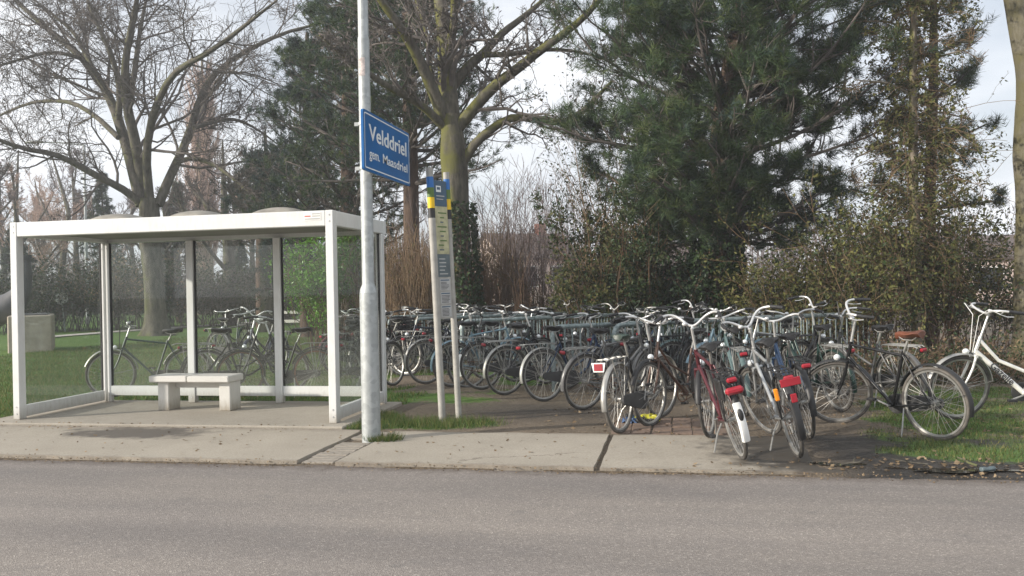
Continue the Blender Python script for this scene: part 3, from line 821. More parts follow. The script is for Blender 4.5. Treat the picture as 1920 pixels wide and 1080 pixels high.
for z0 in (1.19, 1.34, 1.49):
    p_ = stop_panel('timetable', z0, z0 + 0.13, M['paper'], 0.1, 0.9, 0.0115, 0.002, tp)
    stop_panel('print', z0 + .108, z0 + .120, M['panel_blue'], 0.16, 0.84, 0.0135, 0.001, tp)
    for q_ in range(6): stop_panel('print', z0 + .012 + q_ * .015, z0 + .018 + q_ * .015, M['ink'], 0.18, random.uniform(.6, .84), 0.0135, 0.001, tp)
for q_ in range(9): stop_panel('print', 1.94 + q_ * .052, 1.955 + q_ * .052, M['band_green'] if q_ % 3 else M['panel_slate'], random.uniform(.1, .4), random.uniform(.55, .9), 0.0115, 0.002)
for q_ in range(5): stop_panel('print', 1.67 + q_ * .042, 1.682 + q_ * .042, M['paper'], .15, random.uniform(.5, .85), 0.0115, 0.002)
    
# ------------------------------------------------------------------ bicycles
RW = 0.345
def arc(c, r, a0, a1, n=14):
    a = np.linspace(R_(a0), R_(a1), n); return np.stack([c[0] + r * np.cos(a), np.zeros(n), c[2] + r * np.sin(a)], -1)
WHEEL = {}
def wheel_meshes(light, seg, rimkind):
    key = (light, seg, rimkind)
    if key in WHEEL: return WHEEL[key]
    pr = [(RW - 0.018 + 0.017 * math.cos(a), 0.0165 * math.sin(a)) for a in np.arange(8) / 8 * 2 * math.pi]
    ty = MB().revolve_y(pr, (0, 0, 0), seg).mesh('wheel', M['tyre_light'] if light else M['tyre'], True)
    rm = MB().revolve_y([(RW - 0.034, -0.013), (RW - 0.034, 0.013), (RW - 0.052, 0.009), (RW - 0.052, -0.009)], (0, 0, 0), seg).mesh('rim', M['alu'] if rimkind else M['rust'])
    n = 32; a = np.arange(n) / n * 2 * math.pi; sgn = np.where(np.arange(n) % 2, 1, -1.0); tw = np.where((np.arange(n) // 2) % 2, 1, -1.0) * 0.9
    P0 = np.stack([0.028 * np.cos(a + tw), sgn * 0.028, 0.028 * np.sin(a + tw)], -1)
    P1 = np.stack([(RW - .045) * np.cos(a), sgn * 0.004, (RW - .045) * np.sin(a)], -1)
    sp_ = MB().tubes(np.stack([P0, P1], 1), np.full((n, 2), 0.0016), 3).mesh('spokes', M['spoke'])
    hb = MB().revolve_y([(0.001, -0.055), (0.014, -0.055), (0.014, -0.034), (0.031, -0.032), (0.031, -0.025), (0.018, -0.02), (0.018, 0.02), (0.031, 0.025), (0.031, 0.032), (0.014, 0.034), (0.014, 0.055), (0.001, 0.055)], (0, 0, 0), 14, closed=False).mesh('hub', M['alu'], True)
    WHEEL[key] = (ty, rm, sp_, hb); return WHEEL[key]

def bicycle(loc, head, label, frame='lady', paint='black', bar='city', saddle='blackplastic', lean=0.0, steer=0.0, carrier='alu',
            flap=None, tail=True, guard=None, chaincase=True, light=False, detail=True, basket=None, mud='paint', sh_=0.96, hz=1.08,
            stand=True, rim=True, bag=None, group='bicycles parked at the racks', text=None, reflector=None, grip='blackplastic', pitch=0.0, name='bicycle', head_light=True, barmat='chrome'):
    root = empty(name, loc); tag(root, label, 'bicycle', group)
    root.rotation_mode = 'XYZ'
    root.matrix_world = Matrix.Translation(Vector(loc)) @ Matrix.Rotation(head, 4, 'Z') @ Matrix.Rotation(-pitch, 4, 'Y') @ Matrix.Rotation(lean, 4, 'X')
    pm = PAINT[paint]; seg = 44 if detail else 28; S = 8 if detail else 6
    rh = np.array([0, 0, RW]); fh = np.array([1.09, 0, RW]); bb = np.array([0.45, 0, 0.285])
    st = np.array([0.285, 0, 0.76 if frame != 'man' else 0.80]); ht = np.array([0.875, 0, 0.885]); hbm = np.array([0.935, 0, 0.70])
    # frame
    m = MB()
    tb = lambda p, r: m.path_tube(p, r, S)
    tb([bb, st + (0, 0, 0.02)], 0.0155)
    tb([hbm, ht], 0.019)
    if frame == 'man':
        tb([ht - (-.005, 0, .035), st - (0, 0, 0.03)], 0.0145); tb([hbm + (-.005, 0, .03), bb], 0.0165)
    elif frame == 'oma':
        c_ = [hbm + (-.008, 0, .04), (0.84, 0, .545), (.74, 0, .40), (.60, 0, .315), bb]; tb(c_, 0.0165)
        c_ = [ht - (-.004, 0, .05), (0.80, 0, .66), (.69, 0, .52), (.55, 0, .44), bb + (st - bb) * 0.30]; tb(c_, 0.0135)
    else:
        tb([hbm + (-.006, 0, .03), bb], 0.018 if frame == 'lady' else 0.026)
        tb([ht - (-.004, 0, .045), (0.7, 0, .63), bb + (st - bb) * 0.42], 0.0135 if frame == 'lady' else 0.018)
    for s_ in (1, -1):
        tb([rh + (0, .055 * s_, 0), bb + (-.06, .035 * s_, 0)], 0.009); tb([rh + (0, .055 * s_, 0), (0.16, .045 * s_, .57), st + (0, .015 * s_, -0.02)], 0.008)
    m.revolve_y([(0.001, -.036), (.021, -.036), (.021, .036), (.001, .036)], bb, 12, closed=False)
    fo = m.build('frame', pm, root, True)
    # saddle and post
    sp0 = np.array([st[0] - (sh_ - st[2]) * 0.33, 0, sh_])
    MB().path_tube([st, sp0 - (0, 0, 0.05)], 0.0125, S).build('seat_post', M['alu'], root, True)
    xs = np.linspace(-0.15, 0.13, 9); wd = [0.055, .098, .108, .10, .08, .055, .036, .026, .016]; up = [0.012, .02, .012, .006, .003, .004, .006, .004, -.008]
    V, F = [], []
    for x, w_, u_ in zip(xs, wd, up):
        for a_ in np.linspace(0, 2 * math.pi, 12, endpoint=False):
            zc = 0.022 * math.sin(a_) if math.sin(a_) > 0 else 0.045 * math.sin(a_)
            V.append((x, w_ * math.cos(a_) * (1 if math.sin(a_) > -0.3 else 0.8), u_ + zc))
    for i in range(8):
        for j in range(12): F.append((i*12+j, i*12+(j+1) % 12, (i+1)*12+(j+1) % 12, (i+1)*12+j))
    ms = MB(); ms.add(np.array(V) + sp0, F); ms.F.append((np.array([list(range(12))[::-1]]), 0)); ms.F.append((np.array([[96 + j for j in range(12)]]), 0))
    sd = ms.build('saddle', M[saddle], root, True)
    mr = MB()
    for s_ in (1, -1): mr.path_tube([sp0 + (0.10, .01 * s_, -.02), sp0 + (0.03, .025 * s_, -.05), sp0 + (-.06, .03 * s_, -.05), sp0 + (-.12, .045 * s_, -.02)], 0.0045, 5)
    mr.build('saddle_rail', M['spoke'], sd, True)
    # steering transform
    axd = (ht - hbm) / np.linalg.norm(ht - hbm)
    Rm = np.array(Matrix.Rotation(steer, 3, Vector(axd)))
    stf = lambda v: (v - ht) @ Rm.T + ht
    m = MB()
    for s_ in (1, -1):
        m.path_tube([hbm + (.012, .042 * s_, -.03), hbm + (.045, .05 * s_, -.14), (1.02, .052 * s_, .47), fh + (0, .052 * s_, 0)], [.014, .0125, .011, .0085], S)
    m.path_tube([hbm + (.005, -.05, -.018), hbm + (.005, .05, -.018)], 0.017, S)
    m.xform(stf).build('fork', pm, root, True)
    # handlebar
    top = ht + axd * (hz - ht[2]) / axd[2]
    m = MB(); m.path_tube([ht, top - axd * .01], .0125, S); m.path_tube([top - axd * .03, top + (.045, 0, .0)], .013, S)
    hc = top + np.array([.045, 0, 0])
    if bar == 'city': prof = [(0, 0, 0), (0.0, .05, 0.0), (.035, .12, .035), (.03, .20, .06), (-.04, .265, .06), (-.13, .29, .045), (-.23, .30, .03)]
    elif bar == 'oma': prof = [(0, 0, 0), (0.02, .05, 0.0), (.06, .13, .01), (.04, .22, .03), (-.06, .275, .05), (-.18, .29, .05), (-.30, .295, .03)]
    elif bar == 'high': prof = [(0, 0, 0), (0.0, .05, 0.02), (.02, .11, .085), (.03, .19, .125), (-.03, .26, .125), (-.12, .29, .10), (-.21, .30, .08)]
    else: prof = [(0, 0, 0), (0.0, .08, 0.005), (-.01, .16, .02), (-.03, .24, .025), (-.06, .30, .02)]
    prof = np.array(prof)
    pts = np.concatenate([prof[::-1] * (1, -1, 1), prof[1:]]) + hc
    # smooth the bar
    ti = np.linspace(0, len(pts) - 1, 29); pts2 = np.stack([np.interp(ti, range(len(pts)), pts[:, i]) for i in range(3)], -1)
    for _ in range(2): pts2[1:-1] = (pts2[:-2] + 2 * pts2[1:-1] + pts2[2:]) / 4
    m.path_tube(pts2, 0.0125, S); m.xform(stf)
    hb_ = m.build('handlebar', M[barmat], root, True)
    for e_ in (pts2[:5], pts2[-5:]):
        MB().path_tube(e_, 0.0175, S).xform(stf).build('grip', M[grip], hb_, True)
    if detail:
        for s_, e_ in ((1, pts2[-6]), (-1, pts2[5])):
            MB().path_tube([e_ + (.01, 0, -.01), e_ + (.045, .0, -.03), e_ + (-.02, .02 * s_, -.055), e_ + (-.09, .02 * s_, -.06)], .006, 5).xform(stf).build('brake_lever', M['chrome'], hb_, True)
        MB().ellipsoid(hc + (-.01, .07, .03), (.026, .026, .02), 10, 6).xform(stf).build('bell', M['chrome'], hb_, True)
        m = MB()
        for s_ in (1, -1):
            e_ = pts2[-6] if s_ > 0 else pts2[5]
            m.path_tube([e_ + (.04, 0, -.03), e_ + (.13, -.05 * s_, .02), hc + (.10, .05 * s_, -.02), hbm + (.04, .02 * s_, .02)], .0035, 5)
        m.xform(stf).build('brake_cable', M['flap_white'] if paint == 'white' else M['blackplastic'], hb_, True)
    # wheels
    ty, rm, spk, hub = wheel_meshes(light, seg, rim)
    w = link_mesh('wheel', ty, root, tuple(rh))
    for nme, me in (('rim', rm), ('spokes', spk), ('hub', hub)): link_mesh(nme, me, w)
    w = link_mesh('wheel', ty, root); w.matrix_local = Matrix.Translation(Vector(stf(fh[None])[0])) @ Matrix.Rotation(steer, 4, Vector(axd))
    for nme, me in (('rim', rm), ('spokes', spk), ('hub', hub)): link_mesh(nme, me, w)
    # mudguards
    mm = pm if mud == 'paint' else M[mud]
    pg = [(RW + .014, -.029), (RW + .026, -.018), (RW + .030, 0), (RW + .026, .018), (RW + .014, .029), (RW + .0115, .027), (RW + .023, .016), (RW + .027, 0), (RW + .023, -.016), (RW + .0115, -.027)]
    m = MB().revolve_y(pg, rh, 24, R_(20), R_(193))
    for s_ in (1, -1): m.tube([rh + (0, .056 * s_, 0), rh + (-.34, .03 * s_, .12)], .0028, 4); 
    m.build('mudguard', mm, root, True)
    m = MB().revolve_y(pg, fh, 24, R_(20), R_(172))
    for s_ in (1, -1): m.tube([fh + (0, .058 * s_, 0), fh + (-.345, .03 * s_, .06)], .0028, 4)
    m.xform(stf).build('mudguard', mm, root, True)
    # carrier
    if carrier:
        zc = 0.765; m = MB()
        for yy in (-.065, 0.0, .065): m.path_tube([(.22, yy * .5, zc - .02), (.14, yy, zc), (-.30, yy, zc), (-.345, yy * .8, zc - .015)], .006, 5)
        for xx in (-.30, -.15, 0.02, .14): m.tube([(xx, -.07, zc), (xx, .07, zc)], .0055, 5)
        for s_ in (1, -1):
            m.path_tube([(-.24, .067 * s_, zc), (-.02, .062 * s_, RW)], .0055, 5); m.path_tube([(.06, .067 * s_, zc), (.0, .062 * s_, RW)], .0055, 5)
            m.path_tube([(-.10, .068 * s_, zc), (-.01, .064 * s_, RW)], .004, 4)
        m.build('carrier', M[carrier], root, True)
    if tail:
        tl = MB().box((-.392, -.042, .705), (-.352, .042, .745), ch=0.012).build('tail_light', M['red_reflector'], root)
        MB().box((-.358, -.045, .69), (-.345, .045, .755), ch=0.004).build('housing', M['blackplastic'], tl)
    if reflector == 'white_red':
        rf = MB().add([(-.415, -.055, .655), (-.415, .055, .655), (-.415, .075, .745), (-.415, -.075, .745), (-.405, -.055, .655), (-.405, .055, .655), (-.405, .075, .745), (-.405, -.075, .745)],
                 [(0, 3, 2, 1), (4, 5, 6, 7), (0, 1, 5, 4), (1, 2, 6, 5), (2, 3, 7, 6), (3, 0, 4, 7)]).build('reflector_frame', M['flap_white'], root)
        MB().box((-.4215, -.046, .668), (-.4165, .046, .735)).build('reflector', M['red_reflector'], rf)
    if flap:
        a0_ = R_(192)
        m = MB().revolve_y([(RW + .018, -.034), (RW + .034, -.02), (RW + .036, .02), (RW + .018, .034), (RW + .014, .03), (RW + .030, 0), (RW + .014, -.03)], rh, 8, R_(150), R_(200))
        m.build('mud_flap', M[flap], root, True)
        if flap == 'flap_white': MB().ellipsoid((-.375, 0, .44), (.02, .024, .05), 10, 6).build('reflector', M['blackplastic'], root, True)
    if bag:
        MB().box((-.33, -.10, .56), (-.13, -.072, .74), ch=0.012).build('pannier', M[bag], root); MB().box((-.33, .072, .56), (-.13, .10, .74), ch=0.012).build('pannier', M[bag], root)
        MB().box((-.40, -.075, .61), (-.352, .075, .67), ch=0.02).build('red_pouch', M['red_reflector'], root)
    if guard:
        for s_ in (1, -1):
            aa = np.linspace(R_(15), R_(165), 16); V = [(0.02, .047 * s_, RW + .01)] + [((RW + .01) * math.cos(a_), .047 * s_, RW + (RW + .01) * math.sin(a_)) for a_ in aa]
            V2 = [(x, y - .003 * s_, z) for x, y, z in V]; n_ = len(V)
            mg = MB(); mg.add(V + V2, [(0, i, i + 1) for i in range(1, n_ - 1)] + [(n_, n_ + i + 1, n_ + i) for i in range(1, n_ - 1)]); mg.build('coat_guard', M[guard], root)
    # drive
    if chaincase:
        P = []
        for a_ in np.linspace(90, 270, 9): P.append((0.0 + .05 * math.cos(R_(a_)), RW - .01 + .05 * math.sin(R_(a_))))
        for a_ in np.linspace(-90, 90, 11): P.append((bb[0] + .098 * math.cos(R_(a_)), bb[2] + .098 * math.sin(R_(a_))))
        n_ = len(P); ys = (-.046, -.074); m = MB()
        m.add([(x, ys[0], z) for x, z in P] + [(x, ys[1], z) for x, z in P], [(i, i + n_, (i + 1) % n_ + n_, (i + 1) % n_) for i in range(n_)])
        m.F.append((np.array([list(range(n_))]), 0)); m.F.append((np.array([[n_ + i for i in range(n_)][::-1]]), 0)); m.build('chaincase', M['chaincase'], root)
    else:
        MB().revolve_y([(.085, -.048), (.092, -.048), (.092, -.054), (.085, -.054)], bb, 24).revolve_y([(.02, -.048), (.03, -.048), (.03, -.054), (.02, -.054)], bb, 12).tube([bb + (0, -.05, .09), rh + (0, -.05, .03)], .005, 4).tube([bb + (0, -.05, -.09), rh + (0, -.05, -.03)], .005, 4).build('chainring', M['rust'], root)
    ca = random.uniform(0, 6.28); d_ = np.array([math.cos(ca), 0, math.sin(ca)]) * .165
    m = MB(); m.tube([bb + (0, -.09, 0), bb + (0, .075, 0)], .008, 6); m.tube([bb + (0, -.08, 0), bb + (0, -.085, 0) + d_], .009, 6); m.tube([bb + (0, .06, 0), bb + (0, .07, 0) - d_], .009, 6)
    ck = m.build('crank', M['alu'], root, True)
    for p_, s_ in ((bb + d_, -1), (bb - d_, 1)):
        q_ = p_ + (0, (.095 if s_ < 0 else .08) * s_, 0)
        MB().box(tuple(q_ + (-.045, -.045 if s_ < 0 else 0, -.012)), tuple(q_ + (.045, 0 if s_ < 0 else .045, .012)), ch=0.004).build('pedal', M['blackplastic'], ck)
    if stand:
        tl_ = math.tan(lean) if abs(lean) > 1e-3 else 0
        MB().path_tube([(0.30, .04, .27), (.27, .10, .20), (.25, .17, max(.0, .012 + 0.17 * math.tan(-lean)))], .008, 6).build('kickstand', M['alu'], root, True)
    if head_light:
        hl = MB().ellipsoid(hbm + (.10, 0, .03), (.035, .034, .034), 12, 8).xform(stf).build('headlight', M['lens'] if detail else M['chrome'], root, True)
        MB().tube([hbm + (.02, 0, .0), hbm + (.085, 0, .03)], .006, 5).xform(stf).build('bracket', M['blackplastic'], hl)
    if basket:
        if basket == 'crate':
            m = MB(); x0, x1, y0, y1, z0, z1 = .98, 1.30, -.19, .19, .80, 1.02
            for z_ in (z0, .86, .92, .98): 
                for a_, b_ in (((x0, y0), (x1, y0)), ((x1, y0), (x1, y1)), ((x1, y1), (x0, y1)), ((x0, y1), (x0, y0))):
                    xa, xb = min(a_[0], b_[0]), max(a_[0], b_[0]); ya, yb = min(a_[1], b_[1]), max(a_[1], b_[1]); m.box((xa - .006, ya - .006, z_), (xb + .006, yb + .006, z_ + .035))
            for xx, yy in ((x0, y0), (x1, y0), (x0, y1), (x1, y1)): m.box((xx - .008, yy - .008, z0), (xx + .008, yy + .008, z1))
            m.box((x0, y0, z0 - .01), (x1, y1, z0)); m.xform(stf).build('crate', M['blackplastic'], root)
        else:
            m = MB()
            for z_, k_ in ((.78, .8), (.86, .88), (.94, .94), (1.02, 1.0)):
                a_ = np.linspace(0, 2 * math.pi, 21); m.path_tube(np.stack([1.08 + .14 * k_ * np.cos(a_), .18 * k_ * np.sin(a_), a_ * 0 + z_], -1), .004, 4)
            for a_ in np.linspace(0, 2 * math.pi, 18, endpoint=False): m.tube([(1.08 + .112 * math.cos(a_), .144 * math.sin(a_), .78), (1.08 + .14 * math.cos(a_), .18 * math.sin(a_), 1.02)], .003, 4)
            m.xform(stf).build('basket', M['blackplastic'], root)
    if text:
        me = text_mesh(text, 0.10, M['ink'], 0.0005, 0.002)
        d2 = (hbm + (-.006, 0, .03)) - bb; L_ = np.linalg.norm(d2); ux = -d2 / L_
        # reads from the head tube down, on the left side of the frame
        xa = Vector(ux); ya = Vector((-ux[2], 0, ux[0])); 
        if ya.z < 0: ya = -ya
        za = xa.cross(ya)
        org = (hbm + (-.006, 0, .03)) + ux * 0.20
        side = 0.0275 if za.y > 0 else -0.0275
        mt_ = Matrix(((xa.x, ya.x, za.x, org[0] - ya.x * .03), (xa.y, ya.y, za.y, side), (xa.z, ya.z, za.z, org[2] - ya.z * .03), (0, 0, 0, 1)))
        o = link_mesh('lettering', me, fo); o.matrix_local = mt_
    return root

def bk(px, py, ang, label, **kw):
    p = G(px, py); z = float(gh(p[0], p[1])) if not (p[0] < 1.2 and p[1] < 8.5) else 0.03
    return bicycle((p[0], p[1], z), R_(ang) + YAW, label, **kw)

FG = 'bicycles in front of the racks'
SG_ = 'bicycles behind the bus shelter'
RG = 'bicycles parked along the racks'
bk(1165, 815, 58, 'dark bicycle with white framed red reflector and green saddle beside brick paving', frame='oma', paint='black', bar='city', saddle='saddle_green', lean=R_(-3), steer=R_(-12), carrier='alu', reflector='white_red', tail=False, guard=None, group=FG, light=True, mud='alu')
bk(1392, 868, 89, 'maroon bicycle with white rear mud flap and red pouch, wheel on pavement', frame='man', paint='maroon', bar='high', lean=R_(-13), steer=R_(-25), carrier='blackplastic', flap='flap_white', bag='blackplastic', group=FG, chaincase=False, mud='blackplastic', hz=1.1)
b3 = bk(1497, 865, 85, 'silver framed bicycle with wide red reflector and orange side light on dark ground', frame='man', paint='silver', bar='high', lean=R_(-12), steer=R_(20), carrier='blackplastic', flap='blackplastic', reflector=None, group=FG, chaincase=False, mud='greysteel' if False else 'blackplastic', sh_=0.98)
MB().box((-.41, -.08, .665), (-.395, .08, .728), ch=0.004).build('reflector', M['red_reflector'], b3)
MB().box((-.405, -.024, .53), (-.39, .024, .60), ch=0.004).build('reflector', M['red_reflector'], b3)
MB().box((-.36, .10, .56), (-.33, .135, .66), ch=0.008).build('side_reflector', M['orange'], b3)
bk(1518, 828, 84, 'dark blue bicycle leaning against the silver framed one', frame='lady', paint='darkblue', bar='city', lean=R_(-8), steer=R_(-15), carrier='blackplastic', group=FG, mud='blackplastic')
bk(1758, 828, 119, 'black gents bicycle with brown leather saddle standing on the grass', frame='man', paint='black', bar='high', saddle='saddle_brown', lean=R_(-5), steer=R_(42), carrier=None, group=FG, chaincase=True, mud='blackplastic', light=True, tail=False, hz=1.12, sh_=0.98)
p = G(1797, 790); hd = R_(172) + YAW
bicycle((p[0] - 1.09 * math.cos(hd), p[1] - 1.09 * math.sin(hd), 0.015), hd, 'white step-through bicycle with black lettering on its frame at right edge', frame='modern', paint='white', bar='city', lean=R_(-4), steer=R_(14), group=FG, mud='alu', text='Gazelle', hz=1.13, light=False)
bk(1692, 768, 112, 'bicycle with silver carrier and red tail light behind the brown saddle', frame='lady', paint='grey', bar='city', lean=R_(-5), steer=R_(10), group=FG)
bk(1575, 775, 100, 'dark green bicycle with silver carrier beside end of the front rack', frame='oma', paint='darkgreen', bar='city', lean=R_(-6), steer=R_(-10), group=FG)
bk(1335, 779, 222, 'brown rusty bicycle facing the road with frame pointing at brick paving', frame='lady', paint='brown', bar='city', lean=R_(4), steer=R_(8), group=FG, chaincase=False, carrier='alu', mud='blackplastic')
bk(1400, 782, 84, 'teal bicycle half hidden behind the maroon bicycle', frame='lady', paint='greyteal', bar='oma', lean=R_(-6), steer=R_(15), group=FG)
# left ends of the racks, pointing away
bk(1095, 769, 36, 'grey bicycle with white rear rim and thin silver carrier left of green saddle', frame='man', paint='grey', bar='city', lean=R_(5), steer=R_(10), group=RG, light=False, chaincase=False)
bk(1022, 752, 33, 'dark blue bicycle with silver mudguard tied to front rack leg', frame='oma', paint='darkblue', bar='city', lean=R_(-4), steer=R_(-8), group=RG, mud='alu', guard=None)
bk(948, 742, 34, 'black bicycle with long coat guard and white mudguard end in left half of racks', frame='oma', paint='black', bar='oma', lean=R_(3), group=RG, mud='alu')
bk(905, 735, 30, 'black bicycle with tall red and white rear reflector in left half of racks', frame='lady', paint='black', bar='city', lean=R_(-6), steer=R_(12), group=RG, flap='flap_white')
bk(850, 729, 28, 'silver grey bicycle with open frame just right of bus stop post', frame='man', paint='lightblue', bar='straight', lean=R_(4), steer=R_(-10), group=RG, chaincase=False, light=True)
bk(800, 722, 32, 'dark green bicycle with bright red tail light left of bus stop post', frame='oma', paint='darkgreen', bar='city', lean=R_(-3), group=RG, mud='alu', light=True)
bk(760, 706, 150, 'black bicycle with low black front crate between lamp post and bus stop post', frame='oma', paint='black', bar='city', lean=R_(5), group=RG, basket='crate', steer=R_(-20))
# deeper in the racks
deep = [(1290, 738, 210, 'black', 'city', 'lady', 'black bicycle facing left inside the front rack behind the rusty one'),
        (1232, 726, 35, 'silver', 'high', 'man', 'silver bicycle deep in the front rack behind the green saddle'),
        (1180, 716, 208, 'grey', 'city', 'lady', 'grey bicycle facing left in the middle of the racks'),
        
        (1065, 702, 212, 'darkgreen', 'city', 'oma', 'green bicycle facing left behind the blue one with silver mudguard'),
        (1430, 742, 206, 'lightblue', 'city', 'oma', 'light blue bicycle facing left behind the silver framed one'),
        (1500, 745, 214, 'silver', 'straight', 'man', 'silver bicycle facing left near right end of the front rack'),
        (1000, 694, 32, 'maroon', 'high', 'lady', 'maroon bicycle at the back of the left racks'),
        (938, 690, 208, 'silver', 'city', 'oma', 'silver bicycle facing left in the back left racks'),
        
        (880, 688, 26, 'grey', 'city', 'lady', 'grey bicycle at the back under the ivy covered bare tree'),
        (830, 690, 205, 'black', 'city', 'man', 'black bicycle facing left at the far left racks behind bus stop post'),
        
        (790, 684, 30, 'maroon', 'oma', 'oma', 'maroon bicycle farthest left in the racks'),
        (1150, 742, 30, 'darkblue', 'city', 'lady', 'dark blue bicycle between the two front hoops'),
        (1205, 756, 40, 'black', 'city', 'oma', 'black bicycle just behind the green saddle bicycle'),
        (985, 728, 215, 'grey', 'high', 'lady', 'grey bicycle facing left between the two blue and black ones'),
        (1090, 722, 34, 'black', 'high', 'man', 'black bicycle behind the front rack hoop leg'),
        (1262, 745, 28, 'greyteal', 'city', 'lady', 'teal bicycle behind the rusty brown one'),
        (1465, 758, 40, 'black', 'high', 'oma', 'black bicycle between silver framed and black gents bicycles'),
        (870, 712, 210, 'navy', 'city', 'man', 'navy bicycle facing left right of the bus stop post'),
        (815, 704, 34, 'black', 'city', 'oma', 'black bicycle just behind the bus stop post')]
for i, (px, py, an, pc, br, fr_, lb) in enumerate(deep):
    bk(px, py - 12, an + random.uniform(-4, 4), lb, frame=fr_, paint=pc, bar=br, lean=R_(random.uniform(-6, 6)), steer=R_(random.uniform(-25, 25)), group=RG, detail=True, hz=random.uniform(1.06, 1.14), sh_=random.uniform(.92, 1.0), mud=random.choice(['paint', 'paint', 'blackplastic']), carrier=random.choice(['alu', 'blackplastic', 'blackplastic']), stand=False, barmat=random.choice(['chrome', 'alu', 'alu', 'blackplastic']))
# behind the shelter
bk(352, 744, 184, 'dark green bicycle facing left behind left glass pane of shelter', frame='man', paint='darkgreen', bar='straight', lean=R_(4), steer=R_(18), group=SG_, hz=1.06, mud='alu')
bk(388, 749, 8, 'bicycle with white wheel rims and silver carrier behind the shelter bench', frame='oma', paint='black', bar='oma', lean=R_(-4), group=SG_)
bk(592, 746, 176, 'black bicycle with dark wheels behind right rear pane of shelter', frame='lady', paint='black', bar='city', lean=R_(5), steer=R_(25), group=SG_, rim=False)
bk(412, 684, -30, 'distant dark bicycle parked on the lawn behind middle pane of shelter', frame='man', paint='black', bar='straight', lean=R_(3), steer=R_(-30), group=SG_, flap=None, mud='alu')
bk(462, 672, 262, 'bicycle with pale handlebar facing the road behind middle pane of shelter', frame='oma', paint='darkgreen', bar='oma', lean=R_(4), group=SG_)
bk(520, 704, 255, 'navy bicycle facing the road beside the shelter glazing post', frame='lady', paint='navy', bar='high', lean=R_(-4), steer=R_(20), group=SG_)
bk(655, 740, 62, 'bicycle with silver fork seen through right side glass of shelter', frame='lady', paint='grey', bar='city', lean=R_(-5), group=SG_)
bk(640, 706, 30, 'black bicycle with black front crate behind the right front shelter post', frame='oma', paint='black', bar='city', lean=R_(4), group=SG_, basket='crate')
bk(700, 700, 35, 'black bicycle hidden mostly behind the lamp post', frame='oma', paint='black', bar='city', lean=R_(-4), group=SG_)
bk(735, 694, 215, 'maroon bicycle with front basket just right of lamp post at the rear', frame='lady', paint='maroon', bar='city', lean=R_(4), group=SG_, basket='wire')

# racks
RKL = ['bicycle rack with tall front hoop nearest the brick paving', 'bicycle rack whose grey hoop leg stands beside the dark blue bicycle', 'bicycle rack third from the right among the hoops',
       'bicycle rack with hoop just right of the bus stop post', 'bicycle rack with hoop crossing behind the bus stop post', 'bicycle rack with leftmost hoop near the lamp post']
barme = MB().tube([(0, 0, 0.12), (0, 0, 0.90)], 0.013, 6, False).mesh('bar', M['rack'], True)
RKH = 0.9
for i, (xc, d, L, hh) in enumerate(((1.42, 12.0, 5.6, 0.95), (0.57, 12.2, 6.0, 0.93), (-0.08, 15.2, 4.8, 0.95), (-0.87, 14.6, 4.6, 0.95), (-1.86, 16.2, 4.0, .95), (-2.55, 17.6, 4.0, .95))):
    p = CD(xc, d); r = empty('bicycle_rack', tuple(p), R_(29) + YAW); tag(r, RKL[i], 'bicycle rack', 'hooped steel bicycle racks')
    c = [(0, 0, -.05), (0, 0, hh - .14)] + [(.14 - .14 * math.cos(R_(a_)), 0, hh - .14 + .14 * math.sin(R_(a_))) for a_ in (20, 45, 70, 90)]
    c += [(L - x, y, z) for x, y, z in c[::-1]]
    MB().path_tube(c, 0.034, 10).build('hoop', M['rack'], r, True)
    MB().tube([(0.03, 0, .13), (L - .03, 0, .13)], 0.02, 8).build('bottom_rail', M['rack'], r, True)
    n_ = int((L - .3) / .135)
    for k_ in range(n_): link_mesh('bar', barme, r, (.2 + k_ * .135, 0, 0))

# ------------------------------------------------------------------ vegetation
def unit(v): return v / (np.linalg.norm(v, axis=-1, keepdims=True) + 1e-12)
def sample(P, R, t):
    """P (B,n,3); t (B,k) in 0..1 -> points, tangents, radii"""
    B, n, _ = P.shape; x = t * (n - 1); i = np.clip(np.floor(x).astype(int), 0, n - 2); f = (x - i)[..., None]
    b = np.arange(B)[:, None]
    p = P[b, i] * (1 - f) + P[b, i + 1] * f; tg = unit(P[b, i + 1] - P[b, i]); r = R[b, i] * (1 - f[..., 0]) + R[b, i + 1] * f[..., 0]
    return p, tg, r
def grow(P, R, k, n=6, t=(0.25, 0.98), ang=(30, 60), ln=(0.3, 0.55), up=0.15, wander=0.18, rf=0.55, rtip=0.3, rmin=0.004, lmin=0.15, rg=rng, flat=0.0):
    B = len(P)
    tt = np.sort(rg.uniform(t[0], t[1], (B, k)), axis=1)
    p, tg, r = sample(P, R, tt)
    L0 = np.linalg.norm(np.diff(P, axis=1), axis=2).sum(1)[:, None]
    L = np.maximum(L0 * rg.uniform(ln[0], ln[1], (B, k)) * (1.15 - 0.6 * tt), lmin)
    rv = rg.normal(size=(B, k, 3)); rv[..., 2] *= (1 - flat)
    perp = unit(rv - tg * (rv * tg).sum(-1, keepdims=True))
    a = np.radians(rg.uniform(ang[0], ang[1], (B, k)))[..., None]
    d = unit(tg * np.cos(a) + perp * np.sin(a))
    p = p.reshape(-1, 3); d = d.reshape(-1, 3); L = L.reshape(-1); r0 = np.maximum(r.reshape(-1) * rf, rmin)
    return walk(p, d, L, r0, n, up, wander, rtip, rmin, rg)
def walk(p, d, L, r0, n=6, up=0.15, wander=0.18, rtip=0.3, rmin=0.004, rg=rng):
    N = len(p); out = np.zeros((N, n, 3)); out[:, 0] = p; q = p.copy(); st_ = (L / (n - 1))[:, None]
    for i in range(1, n):
        d = unit(d + rg.normal(size=(N, 3)) * wander + np.array([0, 0, up]))
        q = q + d * st_; out[:, i] = q
    rr = np.maximum(r0[:, None] * np.linspace(1, rtip, n)[None], rmin)
    return out, rr
